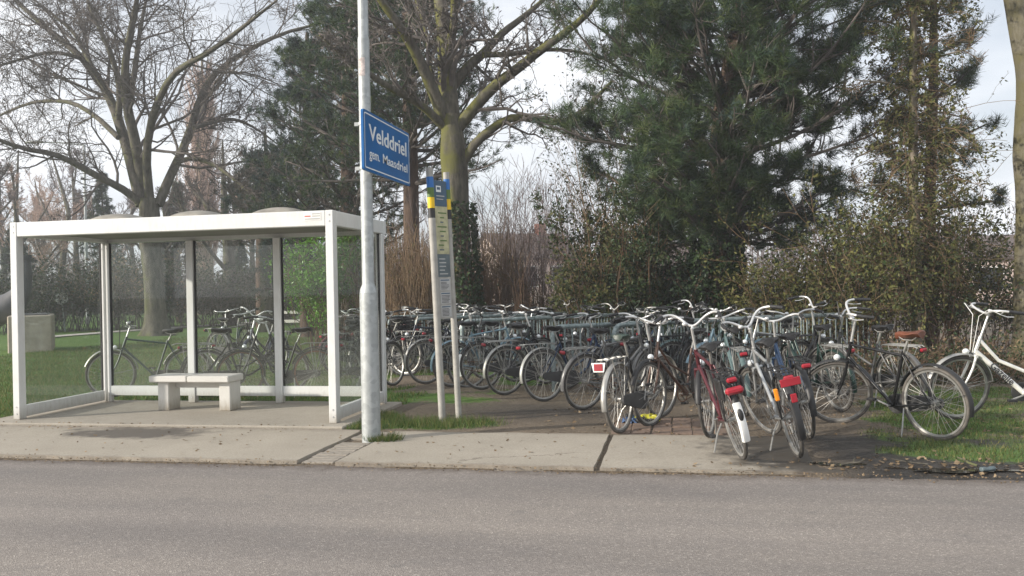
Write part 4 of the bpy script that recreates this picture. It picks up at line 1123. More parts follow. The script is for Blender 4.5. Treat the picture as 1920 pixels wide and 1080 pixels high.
def resample(pts, n):
    pts = np.asarray(pts, float); d = np.concatenate([[0], np.cumsum(np.linalg.norm(np.diff(pts, axis=0), axis=1))])
    t_ = np.linspace(0, d[-1], n * 3); q = np.stack([np.interp(t_, d, pts[:, i]) for i in range(3)], -1)
    for _ in range(3): q[1:-1] = (q[:-2] + 2 * q[1:-1] + q[2:]) / 4
    return q[np.linspace(0, len(q) - 1, n).round().astype(int)]

def leaf_quads(m, C, size, rg=rng, mi=0, nmats=1, flatten=0.0, asp=0.5, normal=None):
    N = len(C); a = unit(rg.normal(size=(N, 3)) * np.array([1, 1, 1 - flatten]))
    b = rg.normal(size=(N, 3)); 
    if normal is not None: b = np.cross(a, normal + 0.5 * rg.normal(size=(N, 3)))
    b = unit(b - a * (a * b).sum(1, keepdims=True)); c = np.cross(a, b)
    s_ = (np.atleast_1d(size) * rg.uniform(0.65, 1.25, N))[:, None]
    V = np.stack([C - a * s_ * .5, C + b * s_ * asp * .5 + c * s_ * 0.08, C + a * s_ * .5, C - b * s_ * asp * .5 + c * s_ * 0.08], 1)
    F = np.arange(4 * N).reshape(N, 4)
    m.add(V.reshape(-1, 3), F, rg.integers(0, nmats, N) if nmats > 1 else mi)
def needle_tufts(m, C, D, cnt=26, ln=0.13, wd=0.006, back=0.10, spread=0.75, rg=rng, mats=(0.6, 0.85)):
    """bottle-brush tufts: needles leave a short shoot of length back ending at C along D"""
    N = len(C)
    u = rg.random((N, cnt, 1)); bs = C[:, None] - D[:, None] * u * back
    rv = rg.normal(size=(N, cnt, 3)); rv = unit(rv - D[:, None] * (rv * D[:, None]).sum(-1, keepdims=True))
    dr = unit(D[:, None] * (1 - spread * 0.55) + rv * spread)
    L = ln * rg.uniform(0.7, 1.15, (N, cnt, 1)); tip = bs + dr * L
    sd = unit(np.cross(dr, rg.normal(size=(N, cnt, 3)))) * wd * 0.5
    V = np.stack([bs - sd, bs + sd, tip], 2).reshape(-1, 3)
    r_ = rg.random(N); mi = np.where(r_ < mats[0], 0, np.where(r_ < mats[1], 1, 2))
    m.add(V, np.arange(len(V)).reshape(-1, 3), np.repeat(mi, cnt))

def pixel_line(pts, D, dd=0.0, n=12):
    """limb drawn over its course as seen, drifting dd metres in depth"""
    k = len(pts); return resample([W(x, y, D + dd * i / max(1, k - 1)) for i, (x, y) in enumerate(pts)], n)

def bare_tree(name, label, loc, trunk, limbs, mats, twigs=(9, 8, 6), fine=0.008, keys=0, group=None, rg=rng, up=0.08, lens=((.35, .6), (.3, .55), (.3, .6)), sides=14, wand=0.2):
    """trunk (pts, radii); limbs list of (pts (n,3), r0)"""
    loc = np.array(loc, float); root = empty(name, tuple(loc)); tag(root, label, 'tree', group)
    tp, tr_ = trunk; m = MB(); nr = 20 if sides < 12 else 60; sides = sides if sides < 12 else 28; P = resample(tp, nr) - loc
    rr = np.interp(np.linspace(0, 1, nr), np.linspace(0, 1, len(tr_)), tr_)
    m.path_tube(P, rr, sides, True)
    V = m.V[0]; q_ = V.reshape(nr, sides, 3); aa = np.arange(sides) / sides * 2 * math.pi; AA, ZZ = np.meshgrid(aa, P[:, 2])
    rel = .16 * (vnoise(np.cos(AA) * 1.3 + 9, np.sin(AA) * 1.3 + ZZ * .8, 1.0, 21) - .5) + .10 * (vnoise(AA * 3.0, ZZ * 1.1, 1.0, 22) - .5) + .05 * (vnoise(AA * 4.4, ZZ * 4, 1.0, 23) - .5)
    rel += .55 * np.clip(1 - (ZZ + .1) / .7, 0, 1) ** 2 * (.5 + .5 * np.cos(AA * 5 + 1))
    q_ += (q_ - P[:, None, :]) * rel[..., None] * np.where(sides < 12, .4, 1.0)
    m.V[0] = q_.reshape(-1, 3)
    m.build('trunk', mats[0], root, True)
    LP, LR = [], []
    for pts, r0, r1 in limbs:
        q = resample(pts, 14) - loc; r_ = np.linspace(1, 0, 14) ** 0.8 * (r0 - r1) + r1
        MB().path_tube(q, r_, 8, True).build('limb', mats[0], root, True); LP.append(q); LR.append(r_)
    P0, R0 = np.array(LP), np.array(LR)
    m = MB()
    P1, R1 = grow(P0, R0, twigs[0], 8, (0.12, 0.97), (28, 62), lens[0], up, wand * .8, .38, .3, fine * 1.5, rg=rg); m.tubes(P1, R1, 5)
    # leaders carry on past the limb ends
    P2, R2 = grow(P1, R1, twigs[1], 6, (0.15, 1.0), (28, 65), lens[1], up * .8, wand, .55, .35, fine, rg=rg); m.tubes(P2, R2, 4)
    P3, R3 = grow(P2, R2, twigs[2], 4, (0.2, 1.0), (25, 70), lens[2], up * .6, wand * 1.2, .6, .4, fine * .7, rg=rg); m.tubes(P3, R3, 3)
    o = m.build('branches', mats[1], root, True, kind='stuff')
    if keys:
        ends = P3[rg.integers(0, len(P3), keys)][:, -1]; C = np.repeat(ends, 5, 0) + rg.normal(size=(keys * 5, 3)) * np.array([.05, .05, .08]) - np.array([0, 0, .08])
        m = MB(); leaf_quads(m, C, 0.11, rg); m.build('seed_clusters', M['twig_dark'], root, kind='stuff')
    return root

def pine(name, label, loc, trunk, tr, z_lo, z_hi, rad, mats, per_whorl=6, step=0.42, ln=0.14, tufts=1.0, droop=0.0, group=None, rg=rng, wd=0.007, cnt=26, prof=None, blank=None, sub=9):
    loc = np.array(loc, float); root = empty(name, tuple(loc)); tag(root, label, 'tree', group)
    P = resample(trunk, 18) - loc; rr = np.interp(np.linspace(0, 1, 18), np.linspace(0, 1, len(tr)), tr)
    MB().path_tube(P, rr, 12, True).build('trunk', M['bark_pine'], root, True)
    p0, d0, L0, r0 = [], [], [], []
    z = z_lo
    while z < z_hi:
        u = (z - z_lo) / (z_hi - z_lo); R_m = rad * (prof(u) if prof else (1 - 0.75 * u ** 1.5))
        c = np.array([np.interp(z, P[:, 2], P[:, i]) for i in range(3)])
        a0 = rg.uniform(0, 6.28)
        for k in range(per_whorl):
            a = a0 + k * 6.283 / per_whorl + rg.uniform(-.35, .35)
            if blank and blank(a, z): continue
            d0.append((math.cos(a), math.sin(a), rg.uniform(-0.05, 0.4) + 0.3 * u - droop)); p0.append(c + (0, 0, rg.uniform(-.12, .12)))
            L0.append(R_m * rg.uniform(0.65, 1.12)); r0.append(0.05 * (1.25 - u * .8))
        z += step * rg.uniform(.8, 1.2)
    P1, R1 = walk(np.array(p0), unit(np.array(d0)), np.array(L0), np.array(r0), 8, 0.05, 0.11, .25, .006, rg)
    m = MB(); m.tubes(P1, R1, 5)
    P2, R2 = grow(P1, R1, sub, 6, (0.16, 1.0), (30, 65), (.22, .48), 0.10, 0.14, .5, .35, .004, rg=rg, flat=0.5, lmin=.25); m.tubes(P2, R2, 4)
    P3, R3 = grow(P2, R2, 4, 4, (0.25, 1.0), (25, 60), (.3, .6), 0.14, 0.12, .6, .5, .003, rg=rg, lmin=.12); m.tubes(P3, R3, 3)
    m.build('branches', M['twig_dark'], root, kind='stuff')
    m = MB()
    tip = np.concatenate([P1[:, -1], P2[:, -1], P2[:, -2], P3[:, -1]]); td = unit(np.concatenate([P1[:, -1] - P1[:, -2], P2[:, -1] - P2[:, -2], P2[:, -2] - P2[:, -3], P3[:, -1] - P3[:, -2]]) + np.array([0, 0, .01]))
    if tufts < 1: s_ = rg.random(len(tip)) < tufts; tip, td = tip[s_], td[s_]
    tip2 = np.repeat(tip, 2, 0); td2 = unit(np.repeat(td, 2, 0) + rg.normal(size=(len(tip) * 2, 3)) * .45); tip2 = tip2 + rg.normal(size=tip2.shape) * .07
    tip = np.concatenate([tip, tip2]); td = np.concatenate([td, td2])
    needle_tufts(m, tip, td, cnt, ln, wd, ln * 1.0, .72, rg)
    m.build('needles', mats, root, kind='stuff')
    return root

def shrub(name, label, loc, h, rx, ry, stems, stem_mat, leaf=None, nleaf=0, lsize=0.06, n1=3, n2=2, up=0.2, lean=0.25, r0=0.012, group=None, rg=rng, wander=0.12, leaf_lo=0.25, spread_leaf=0.06, cat='shrub', twig_r=0.004, asp=.5, seg=8):
    loc = np.array(loc, float); root = empty(name, tuple(loc)); tag(root, label, cat, group)
    b = np.stack([rg.uniform(-1, 1, stems) * rx, rg.uniform(-1, 1, stems) * ry, np.full(stems, -.05)], -1)
    d = unit(np.stack([b[:, 0] / rx * lean + rg.normal(size=stems) * lean * .6, b[:, 1] / ry * lean + rg.normal(size=stems) * lean * .6, np.ones(stems)], -1))
    L = h * rg.uniform(.55, 1.08, stems); m = MB()
    P1, R1 = walk(b, d, L, r0 * rg.uniform(.6, 1.3, stems), seg, up * .3, wander, .3, twig_r, rg); m.tubes(P1, R1, 4)
    P2, R2 = (P1, R1)
    if n1: P2, R2 = grow(P1, R1, n1, 6, (.25, .95), (18, 50), (.25, .5), up, wander, .6, .4, twig_r, rg=rg); m.tubes(P2, R2, 3)
    if n2: P3, R3 = grow(P2, R2, n2, 4, (.3, 1.), (20, 55), (.3, .6), up * .6, wander, .6, .5, twig_r * .8, rg=rg); m.tubes(P3, R3, 3); P2 = P3
    m.build('stems', stem_mat, root, kind='stuff')
    if nleaf:
        i = rg.integers(0, len(P2), nleaf); t_ = rg.uniform(leaf_lo, 1, (nleaf, 1))
        c, _, _ = sample(P2[i], np.ones(P2[i].shape[:2]), t_); c = c[:, 0] + rg.normal(size=(nleaf, 3)) * spread_leaf; c[:, 2] = np.maximum(c[:, 2], .02)
        m = MB(); mats = leaf if isinstance(leaf, (list, tuple)) else [leaf]; leaf_quads(m, c, lsize, rg, 0, len(mats), asp=asp); m.build('leaves', mats, root, kind='stuff')
    return root

def ivy_on(trunk, tr, z0, z1, n, name, label, mat=None, size=0.07, rg=rng, thick=0.10):
    """climber cloaking a trunk"""
    t_ = resample(trunk, 30); z = rg.uniform(0, 1, n) ** 1.1 * (z1 - z0) + z0
    c = np.stack([np.interp(z, t_[:, 2], t_[:, 0]), np.interp(z, t_[:, 2], t_[:, 1]), z], -1)
    a = rg.uniform(0, 6.283, n); u = (z - z0) / (z1 - z0); bul = 0.6 + 0.8 * vnoise(a * 1.6, z * 1.7, 1.0, 12)
    r = tr * (1 + .1) + thick * bul * rg.random(n) ** .5 * (1.15 - .7 * u)
    nn = np.stack([np.cos(a), np.sin(a), np.zeros(n)], -1); c = c + nn * r[:, None]
    loc = np.array([t_[0][0], t_[0][1], 0.0]); root = empty(name, tuple(loc)); tag(root, label, 'climber')
    m = MB(); leaf_quads(m, c - loc, size, rg, normal=nn, asp=.8); m.build('leaves', mat or M['ivy'], root, kind='stuff')
    k = 14; P = []
    for i in range(k):
        aa = i / k * 6.283; zz_ = np.linspace(z0, z1 * rg.uniform(.6, 1), 10); cx = np.interp(zz_, t_[:, 2], t_[:, 0]); cy = np.interp(zz_, t_[:, 2], t_[:, 1]); w_ = aa + .25 * np.sin(zz_ * 2 + i)
        P.append(np.stack([cx + np.cos(w_) * (tr + .012), cy + np.sin(w_) * (tr + .012), zz_], -1) - loc)
    MB().tubes(np.array(P), np.full((k, 10), .012), 4).build('stems', M['twig_brown'], root, kind='stuff')
    return root

# --- big bare tree on the lawn, left
D1 = 31.5; b1 = base(291, D1)
PL = pixel_line
tree_limbs = [(PL([(268, 385), (235, 355), (190, 335), (130, 300), (90, 283), (40, 282), (0, 262), (-60, 240)], D1, -3), 0.156, 0.040),
    (PL([(266, 385), (243, 290), (226, 240), (215, 195), (182, 140), (150, 100), (95, 62), (30, 0), (-20, -40)], D1, 2.5), 0.234, 0.032),
    (PL([(222, 225), (226, 160), (205, 90), (175, 30), (150, -40)], D1, -1), 0.125, 0.032),
    (PL([(272, 385), (262, 300), (248, 240), (234, 190), (233, 120), (248, 40), (270, -60)], D1 + .4, -2), 0.234, 0.040),
    (PL([(240, 200), (252, 140), (262, 60), (282, -40)], D1, 2), 0.133, 0.032),
    (PL([(282, 385), (272, 290), (280, 230), (300, 180), (318, 140), (345, 120), (395, 100), (450, 55), (520, 0)], D1, -4), 0.172, 0.032),
    (PL([(297, 385), (315, 335), (345, 280), (362, 235), (372, 180), (405, 130), (460, 95), (530, 60), (620, 40)], D1, 3), 0.179, 0.032),
    (PL([(330, 305), (365, 293), (410, 312), (450, 345), (490, 378), (500, 400)], D1, -3), 0.101, 0.024),
    (PL([(362, 240), (400, 228), (440, 222), (480, 240), (520, 270)], D1 + .5, 3), 0.094, 0.024),
    (PL([(222, 258), (175, 212), (130, 188), (60, 190), (0, 215), (-40, 240)], D1, 4), 0.109, 0.024),
    (PL([(215, 195), (160, 110), (100, 95), (40, 110), (-20, 130)], D1, -3), 0.094, 0.024),
    (PL([(180, 140), (140, 60), (90, 20), (40, -20)], D1, 2), 0.094, 0.024)]
bare_tree('bare_tree', 'large many-stemmed bare tree on the lawn behind the bus shelter', b1, ([b1 - (0, 0, .2), b1 + (0, 0, .3), W(288, 520, D1), W(280, 450, D1), W(280, 395, D1), W(279, 372, D1)], [.54, .38, .34, .34, .40, .32]),
          tree_limbs, (M['bark_grey'], M['twig_dark']), (12, 10, 9), .0085, 420, rg=np.random.default_rng(3), lens=((.3, .55), (.35, .6), (.35, .65)), up=.03, wand=.26)

# --- mossy bare tree in the middle
D2 = 19.0; b2 = base(862, D2)
tr2 = [b2 - (0, 0, .2), b2 + (0, 0, .4), W(858, 470, D2), W(856, 380, D2), W(850, 300, D2), W(846, 235, D2), W(845, 215, D2)]
l2 = [(PL([(845, 240), (838, 150), (835, 80), (825, 0), (815, -90)], D2, 1.0), .24, .10),
    (PL([(838, 235), (800, 140), (775, 90), (750, 50), (712, 0), (680, -60)], D2, -1.5), .16, .05),
    (PL([(830, 235), (790, 195), (740, 170), (700, 145), (640, 100), (600, 65)], D2 - .1, -2), .10, .03),
    (PL([(858, 240), (895, 195), (930, 155), (965, 135), (1010, 95), (1050, 70), (1100, 30), (1140, -20)], D2, -1.2), .15, .05),
    (PL([(846, 165), (880, 120), (905, 103), (940, 62), (985, 30), (1030, -10)], D2 + .3, 1.5), .13, .04),
    (PL([(905, 103), (960, 102), (1020, 92), (1080, 95), (1150, 115)], D2 + .3, 1.0), .07, .02),
    (PL([(862, 315), (890, 265), (930, 235), (958, 215), (1000, 222), (1040, 235), (1085, 222), (1120, 180), (1150, 150)], D2, -1.0), .12, .03),
    (PL([(840, 110), (852, 40), (850, -60)], D2 + .3, -.8), .12, .05),
    (PL([(820, 190), (805, 120), (800, 60), (780, 0)], D2 + .4, 1.0), .07, .03)]
bare_tree('bare_tree', 'mossy bare tree with ivy covered foot behind the bicycle racks', b2, (tr2, [.45, .31, .28, .27, .28, .31, .2]), l2, (M['bark_moss'], M['twig_dark']), (9, 8, 7), .006, 200, rg=np.random.default_rng(5), lens=((.25, .5), (.35, .6), (.35, .65)), up=.02, wand=.28)
ivy_on(tr2, .33, .05, 3.4, 3800, 'ivy', 'dark ivy covering the foot of the mossy bare tree', size=.095, rg=np.random.default_rng(6), thick=.22)

# --- trunk at the right edge
D3 = 14.2; b3_ = base(1931, D3)
tr3 = [b3_ - (0, 0, .2), b3_ + (0, 0, .25), W(1929, 540, D3), W(1930, 350, D3), W(1929, 250, D3), W(1932, 150, D3), W(1922, 70, D3), W(1908, -10, D3), W(1895, -120, D3)]
bare_tree('bare_tree', 'smooth olive tree trunk cut by the right edge of the photo', b3_, (tr3, [.36, .24, .21, .205, .235, .21, .21, .2, .18]), [(PL([(1900, -90), (1880, -200), (1850, -300)], D3, 0), .12, .05), (PL([(1897, -100), (1930, -220), (1980, -320)], D3, 0), .12, .05)], (M['bark_olive'], M['twig_dark']), (5, 5, 4), .006, rg=np.random.default_rng(8))

# --- thin pale tree with climber
D4 = 14.8; b4 = base(1718, D4)
tr4 = [b4, W(1720, 560, D4), W(1716, 420, D4), W(1712, 300, D4), W(1712, 150, D4), W(1713, 0, D4), W(1716, -120, D4)]
l4 = [(PL([(1714, y0), (1714 + s_ * 50, y0 - 25 + k_), (1714 + s_ * 110, y0 - 30 + k_ * 2)], D4, dd_), .025, .008) for y0, s_, k_, dd_ in ((90, 1, 10, .4), (140, 1, -10, -.6), (215, 1, 20, .5), (300, 1, -20, -.4), (60, -1, 5, .3), (180, -1, 0, -.5), (265, -1, 30, .6), (380, 1, -10, .5), (360, -1, 10, -.4))]
bare_tree('slender_tree', 'slender pale trunked tree wound with climber right of the big pine', b4, (tr4, [.11, .09, .085, .075, .065, .055, .04]), l4, (M['bark_thin'], M['twig_tan']), (5, 4, 3), .004, rg=np.random.default_rng(9), up=.02)
rg4 = np.random.default_rng(10)
cl = empty('climber', tuple(b4)); tag(cl, 'leafy evergreen climber hanging round the slender pale tree', 'climber')
cz = rg4.uniform(1.2, 7.2, 560); cpt = np.stack([np.interp(cz, [p_[2] for p_ in tr4], [p_[0] for p_ in tr4]), np.interp(cz, [p_[2] for p_ in tr4], [p_[1] for p_ in tr4]), cz], -1) - b4
ca = rg4.uniform(0, 6.28, 560); cd = unit(np.stack([np.cos(ca), np.sin(ca), rg4.uniform(-.1, .7, 560)], -1))
P1, R1 = walk(cpt, cd, rg4.uniform(.35, 1.3, 560) * np.where(cz < 4.2, 1.45, 1.0), np.full(560, .007), 8, -.16, .22, .4, .003, rg4)
P2, R2 = grow(P1, R1, 3, 5, (.2, 1), (20, 60), (.25, .5), -.05, .2, .6, .5, .0025, rg=rg4)
MB().tubes(P1, R1, 4).tubes(P2, R2, 3).build('stems', M['twig_tan'], cl, kind='stuff')
i_ = rg4.integers(0, len(P2), 15500); c_, _, _ = sample(P2[i_], np.ones(P2[i_].shape[:2]), rg4.uniform(.2, 1, (15500, 1)))
m = MB(); leaf_quads(m, c_[:, 0] + rg4.normal(size=(15500, 3)) * .025, .07, rg4, 0, 3, asp=.5); m.build('leaves', [M['privet'], M['holly'], M['olive']], cl, kind='stuff')

# --- pines
D5 = 16.6; b5_ = base(1342, D5); NP = [M['needle'], M['needle_light'], M['needle_blue']]
tr5 = [b5_ - (0, 0, .2), W(1342, 500, D5), W(1350, 350, D5), W(1358, 200, D5), W(1385, 60, D5), W(1405, -60, D5), W(1420, -300, D5)]
NM = [M['needle'], M['needle_blue'], M['needle_light']]
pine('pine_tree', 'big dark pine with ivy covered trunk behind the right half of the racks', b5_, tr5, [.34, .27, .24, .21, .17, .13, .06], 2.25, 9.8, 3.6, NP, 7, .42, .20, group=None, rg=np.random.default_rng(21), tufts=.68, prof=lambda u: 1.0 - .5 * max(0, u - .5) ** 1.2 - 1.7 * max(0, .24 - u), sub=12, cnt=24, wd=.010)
ivy_on(tr5, .27, .05, 3.1, 5200, 'ivy', 'dark glossy ivy covering the foot of the big pine', size=.10, rg=np.random.default_rng(22), thick=.38)
b9 = base(1745, 19.0)
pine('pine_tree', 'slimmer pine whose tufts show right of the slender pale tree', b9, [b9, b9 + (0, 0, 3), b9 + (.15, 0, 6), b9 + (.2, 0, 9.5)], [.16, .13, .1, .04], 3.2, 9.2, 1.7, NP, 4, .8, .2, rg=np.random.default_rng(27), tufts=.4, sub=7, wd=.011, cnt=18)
D6 = 23.0; b6 = base(772, D6)
tr6 = [b6 - (0, 0, .2), W(772, 470, D6), W(770, 300, D6), W(766, 100, D6), W(760, -150, D6)]
pine('pine_tree', 'pine with reddish trunk seen between place name sign and bus stop post', b6, tr6, [.26, .22, .2, .17, .08], 4.4, 12, 3.2, NM, 6, .5, .15, rg=np.random.default_rng(23), tufts=.6, sub=8, wd=.013, cnt=16)
D7 = 25.5; b7 = base(655, D7)
pine('pine_tree', 'dark pine standing just behind the lamp post shaft', b7, [b7, b7 + (0, 0, 4), b7 + (.1, 0, 8), b7 + (.2, 0, 12.5)], [.27, .22, .17, .07], 2.6, 12.2, 3.0, NM, 6, .5, .15, rg=np.random.default_rng(24), tufts=.5, sub=8, wd=.014, cnt=16)
D8 = 28.0; b8 = base(575, D8)
pine('pine_tree', 'bluish pine rising above right end of the shelter roof', b8, [b8, b8 + (0, 0, 4), b8 + (.1, 0, 7), b8 + (.2, 0, 10)], [.25, .2, .14, .06], 1.6, 9.8, 2.5, [M['needle_blue'], M['needle'], M['needle_blue']], 6, .5, .15, rg=np.random.default_rng(25), tufts=.5, sub=7, wd=.015, cnt=14)

# --- thickets behind the racks
rs = np.random.default_rng(40)
THK = 'brown cane thicket behind the left racks'
for i, (px, D, h, lb) in enumerate(((730, 20.5, 2.5, 'brown cane shrub just right of the lamp post base step'), (775, 19.8, 2.7, 'brown cane shrub behind the bus stop post'), (808, 21.4, 2.8, 'reddish cane shrub between bus stop post and mossy tree'),
                                    (922, 20.0, 3.0, 'tall reddish brown cane shrub just right of the mossy tree'), (955, 19.4, 2.1, 'tan cane shrub left of the far house gable'), (1003, 19.8, 1.35, 'low brown cane shrub in front of the far house gable'))):
    shrub('cane_shrub', lb, base(px, D), h, .55, .6, 150, M['twig_tan'] if i % 2 else M['twig_brown'], M['privet'] if i % 2 else M['holly'], 700, .05, 3, 1, .35, .10, .010, THK, rs, .05, .2, .08)
for px, D, h, lb in ((925, 21.5, 4.6, 'leafless grey twiggy bush rising behind the brown canes'), (1000, 21.0, 4.3, 'leafless grey twiggy bush above the far house gable'), (1085, 20.5, 4.2, 'leafless grey twiggy bush left of the holly like shrubs')):
    shrub('twiggy_bush', lb, base(px, D), h, .5, .5, 34, M['twig_purple'], None, 0, .05, 6, 4, .12, .36, .014, 'leafless twiggy bushes', rs, .09, twig_r=.005)
EV = 'evergreen shrubs behind the racks'
for i, (px, D, h, rx, n, lb) in enumerate(((1118, 18.0, 1.8, .4, 3200, 'olive leaved shrub at the left end of the evergreen hedge'), (1150, 17.4, 2.6, .5, 4600, 'tall dark evergreen shrub with thin upright stems'), (1200, 17.2, 3.2, .55, 5600, 'broad evergreen shrub in the middle between mossy tree and big pine'),
                                  (1240, 16.9, 2.0, .7, 5000, 'dark green shrub just left of the big pine foot'), (1290, 15.9, .9, .5, 1800, 'low dark shrub at the foot of the big pine'))):
    shrub('evergreen_shrub', lb, base(px, D), h, rx, .6, 34, M['twig_brown'], [[M['olive'], M['holly']], [M['holly'], M['privet']], [M['ivy'], M['holly']], [M['ivy'], M['rhodo']], [M['ivy'], M['rhodo']]][i], int(n * 1.5), .092, 4, 2, .1, .22, .012, EV, rs, .13, .12, .07, twig_r=.004)
for px, D, h, lb in ((1098, 17.2, 5.2, 'thin leafy sapling standing left of the big pine'), (1195, 16.9, 5.4, 'thin leafy sapling nearest the big pine on its left'), (1145, 17.8, 4.8, 'thin leafy sapling between two others left of the pine')):
    shrub('sapling', lb, base(px, D), h, .12, .12, 3, M['twig_tan'], [M['holly'], M['ivy']], 1500, .07, 16, 5, .02, .05, .02, 'thin saplings left of the pine', rs, .05, .1, .06, cat='tree', twig_r=.004)
RT_ = 'tangled shrubs behind the right bicycles'
for i, (px, D, h, rx, n, lb) in enumerate(((1420, 16.8, 2.0, .8, 2200, 'low shaded undergrowth right of the big pine trunk'), (1485, 15.6, 1.9, .55, 2200, 'yellowish tangled shrub behind right end of the front rack'), (1548, 15.2, 2.5, .55, 3000, 'tall olive tangled shrub behind the black bicycle handlebar'), (1622, 15.0, 3.5, .6, 4000, 'dense olive shrub left of the slender pale tree'),
                                  (1690, 15.4, 3.0, .6, 3200, 'olive shrub behind the slender pale tree trunk'), (1780, 15.6, 3.2, .65, 3200, 'grey green shrub right of the slender pale tree'), (1855, 16.2, 2.2, .7, 2200, 'sparse dark shrub beside the right edge tree trunk'))):
    shrub('tangled_shrub', lb, base(px, D), h, rx, .6, 40, M['twig_tan'] if i % 2 else M['twig_brown'], [[M['rhodo'], M['ivy']], [M['olive'], M['privet']], [M['olive'], M['privet'], M['holly']], [M['olive'], M['holly']], [M['privet'], M['ivy']], [M['olive'], M['holly'], M['privet']], [M['ivy'], M['rhodo'], M['holly']]][i], int(n * (.8 if i == 0 else 1.6)), .08, 4, 3, .0, .25, .009, RT_, rs, .16, .08, .09, twig_r=.0035)
for i, (px, D, h, rx, n, lb) in enumerate(((1610, 12.9, .55, .7, 1500, 'low brambles behind the black bicycle'), (1700, 12.6, .6, .7, 1500, 'low brambles behind the brown saddle'), (1790, 12.8, .75, .7, 1700, 'low ivy and brambles behind the white bicycle wheel'), (1870, 12.9, .8, .7, 1700, 'low ivy and brambles at the foot of the right edge trunk'), (1480, 13.9, .8, .8, 1500, 'low brambles behind right end of the racks'))):
    shrub('bramble', lb, base(px, D), h, rx, .5, 46, M['twig_brown'], [M['ivy'], M['deadleaf'], M['holly']], n, .06, 4, 2, -.1, .7, .006, 'low brambles along the bank', rs, .25, .0, .07, twig_r=.003)

# --- laurel, small spruce and dark shrubs seen through the shelter
shrub('laurel_bush', 'bright green laurel bush behind right rear pane of shelter', base(606, 21.0), 2.75, .42, .45, 40, M['twig_brown'], M['laurel'], 7800, .09, 4, 2, .1, .14, .014, None, rs, .08, .0, .09)
def spruce(label, px, D, h, r, mat, seed, group):
    rg_ = np.random.default_rng(seed); b_ = base(px, D); root = empty('spruce_tree', tuple(b_)); tag(root, label, 'tree', group)
    MB().tube([(0, 0, -.1), (0, 0, h * .5), (0, 0, h)], [.14 * h / 6, .08 * h / 6, .01], 8).build('trunk', M['bark_pine'], root, True)
    p0, d0, L0 = [], [], []
    for z in np.arange(.12 * h, h, .035 * h):
        for k in range(9): a = rg_.uniform(0, 6.28); p0.append((0, 0, z)); d0.append((math.cos(a), math.sin(a), .05)); L0.append(max(.08, r * (1 - z / h) * rg_.uniform(.7, 1.15)))
    P1, R1 = walk(np.array(p0), unit(np.array(d0)), np.array(L0), np.full(len(p0), .02), 6, -.03, .06, .3, .006, rg_)
    MB().tubes(P1, R1, 3).build('branches', M['twig_dark'], root, kind='stuff')
    t_ = rg_.uniform(.15, 1, (len(P1), 14)); c_, tg, _ = sample(P1, R1, t_); m = MB()
    dd = unit(tg.reshape(-1, 3) + rg_.normal(size=(len(P1) * 14, 3)) * .5)
    needle_tufts(m, c_.reshape(-1, 3) + dd * .1 * r / 1.5, dd, 5, .16 * max(1, r / 1.8), .03 * max(.8, r / 1.8), .1, .5, rg_); m.build('needles', [mat, M['needle_blue'], mat], root, kind='stuff')
spruce('small dark spruce far off behind the middle pane of shelter', 454, 46, 4.2, 1.3, M['needle'], 51, None)
CON = 'dark conifers beyond the lawn'
spruce('dark conifer far left behind the distant street lamp', 195, 50, 8.6, 2.4, M['needle'], 52, CON)
spruce('dark conifer partly behind the big bare tree on its right', 335, 47, 7.6, 2.4, M['needle'], 53, CON)
spruce('dark conifer at the far left behind the sculpture', 30, 52, 6.0, 2.6, M['needle'], 56, CON)
pine('pine_tree', 'small round topped pine on a bare stem right of the poplar', base(492, 36), [base(492, 36), base(492, 36) + (0, 0, 3), base(492, 36) + (.1, 0, 7.2)], [.3, .24, .1], 5.0, 7.4, 1.5, [M['needle_blue'], M['needle'], M['needle_blue']], 6, .5, .16, rg=np.random.default_rng(57), sub=6, wd=.02, cnt=10)

# --- bare trees further back
def far_tree(label, px, D, h, seed, mat, group, name='bare_tree', spread=.45, tw=(9, 7, 5), trunk_r=.2, fork=.3, upb=.12, fine=.012):
    rg_ = np.random.default_rng(seed); b_ = base(px, D); tp = [b_ - (0, 0, .1), b_ + (rg_.normal() * .1, 0, h * fork), b_ + (rg_.normal() * .3, 0, h * .6), b_ + (rg_.normal() * .4, 0, h * .97)]
    lim = []
    for k in range(7):
        z0 = h * rg_.uniform(fork * .7, .75); a = rg_.uniform(0, 6.28); ll = h * spread * (1.1 - z0 / h) * rg_.uniform(.7, 1.2)
        s0 = resample(tp, 30); j = np.abs(s0[:, 2] - z0).argmin(); d_ = np.array([math.cos(a), math.sin(a), rg_.uniform(.5, 1.4)]); d_ /= np.linalg.norm(d_)
        q = s0[j]; lim.append(([q, q + d_ * ll * .4, q + d_ * ll * .75 + (0, 0, ll * .08), q + d_ * ll + (0, 0, ll * .2)], trunk_r * .42, .03))
    return bare_tree(name, label, b_, (tp, [trunk_r * 1.3, trunk_r, trunk_r * .6, .03]), lim, (M['bark_grey'], mat), tw, fine, 0, group, rg_, upb, ((.3, .5), (.3, .55), (.3, .6)), 8)
FAR = 'bare trees of the wood beyond the lawn'
far_tree('bare tree at the far left edge of the wood', -20, 44, 9.5, 61, M['twig_purple'], FAR)
far_tree('brownish bare tree above the sculpture at far left', 45, 50, 10.5, 62, M['twig_poplar'], FAR)
far_tree('bare tree behind the distant street lamp', 115, 55, 11.5, 63, M['twig_poplar'], FAR)
far_tree('bare tree in the wood left of the big bare tree', 215, 58, 9, 64, M['twig_purple'], FAR)
far_tree('bare tree in the wood right of the big bare tree trunk', 330, 60, 10, 65, M['twig_purple'], FAR)
far_tree('bare tree with stout dark trunk behind the middle shelter panes', 430, 40, 9, 66, M['twig_dark'], FAR, trunk_r=.28)
far_tree('tall bare tree with straight trunk beside the shelter glazing post', 505, 33, 8.2, 67, M['bark_grey'], FAR, trunk_r=.30, fork=.55)
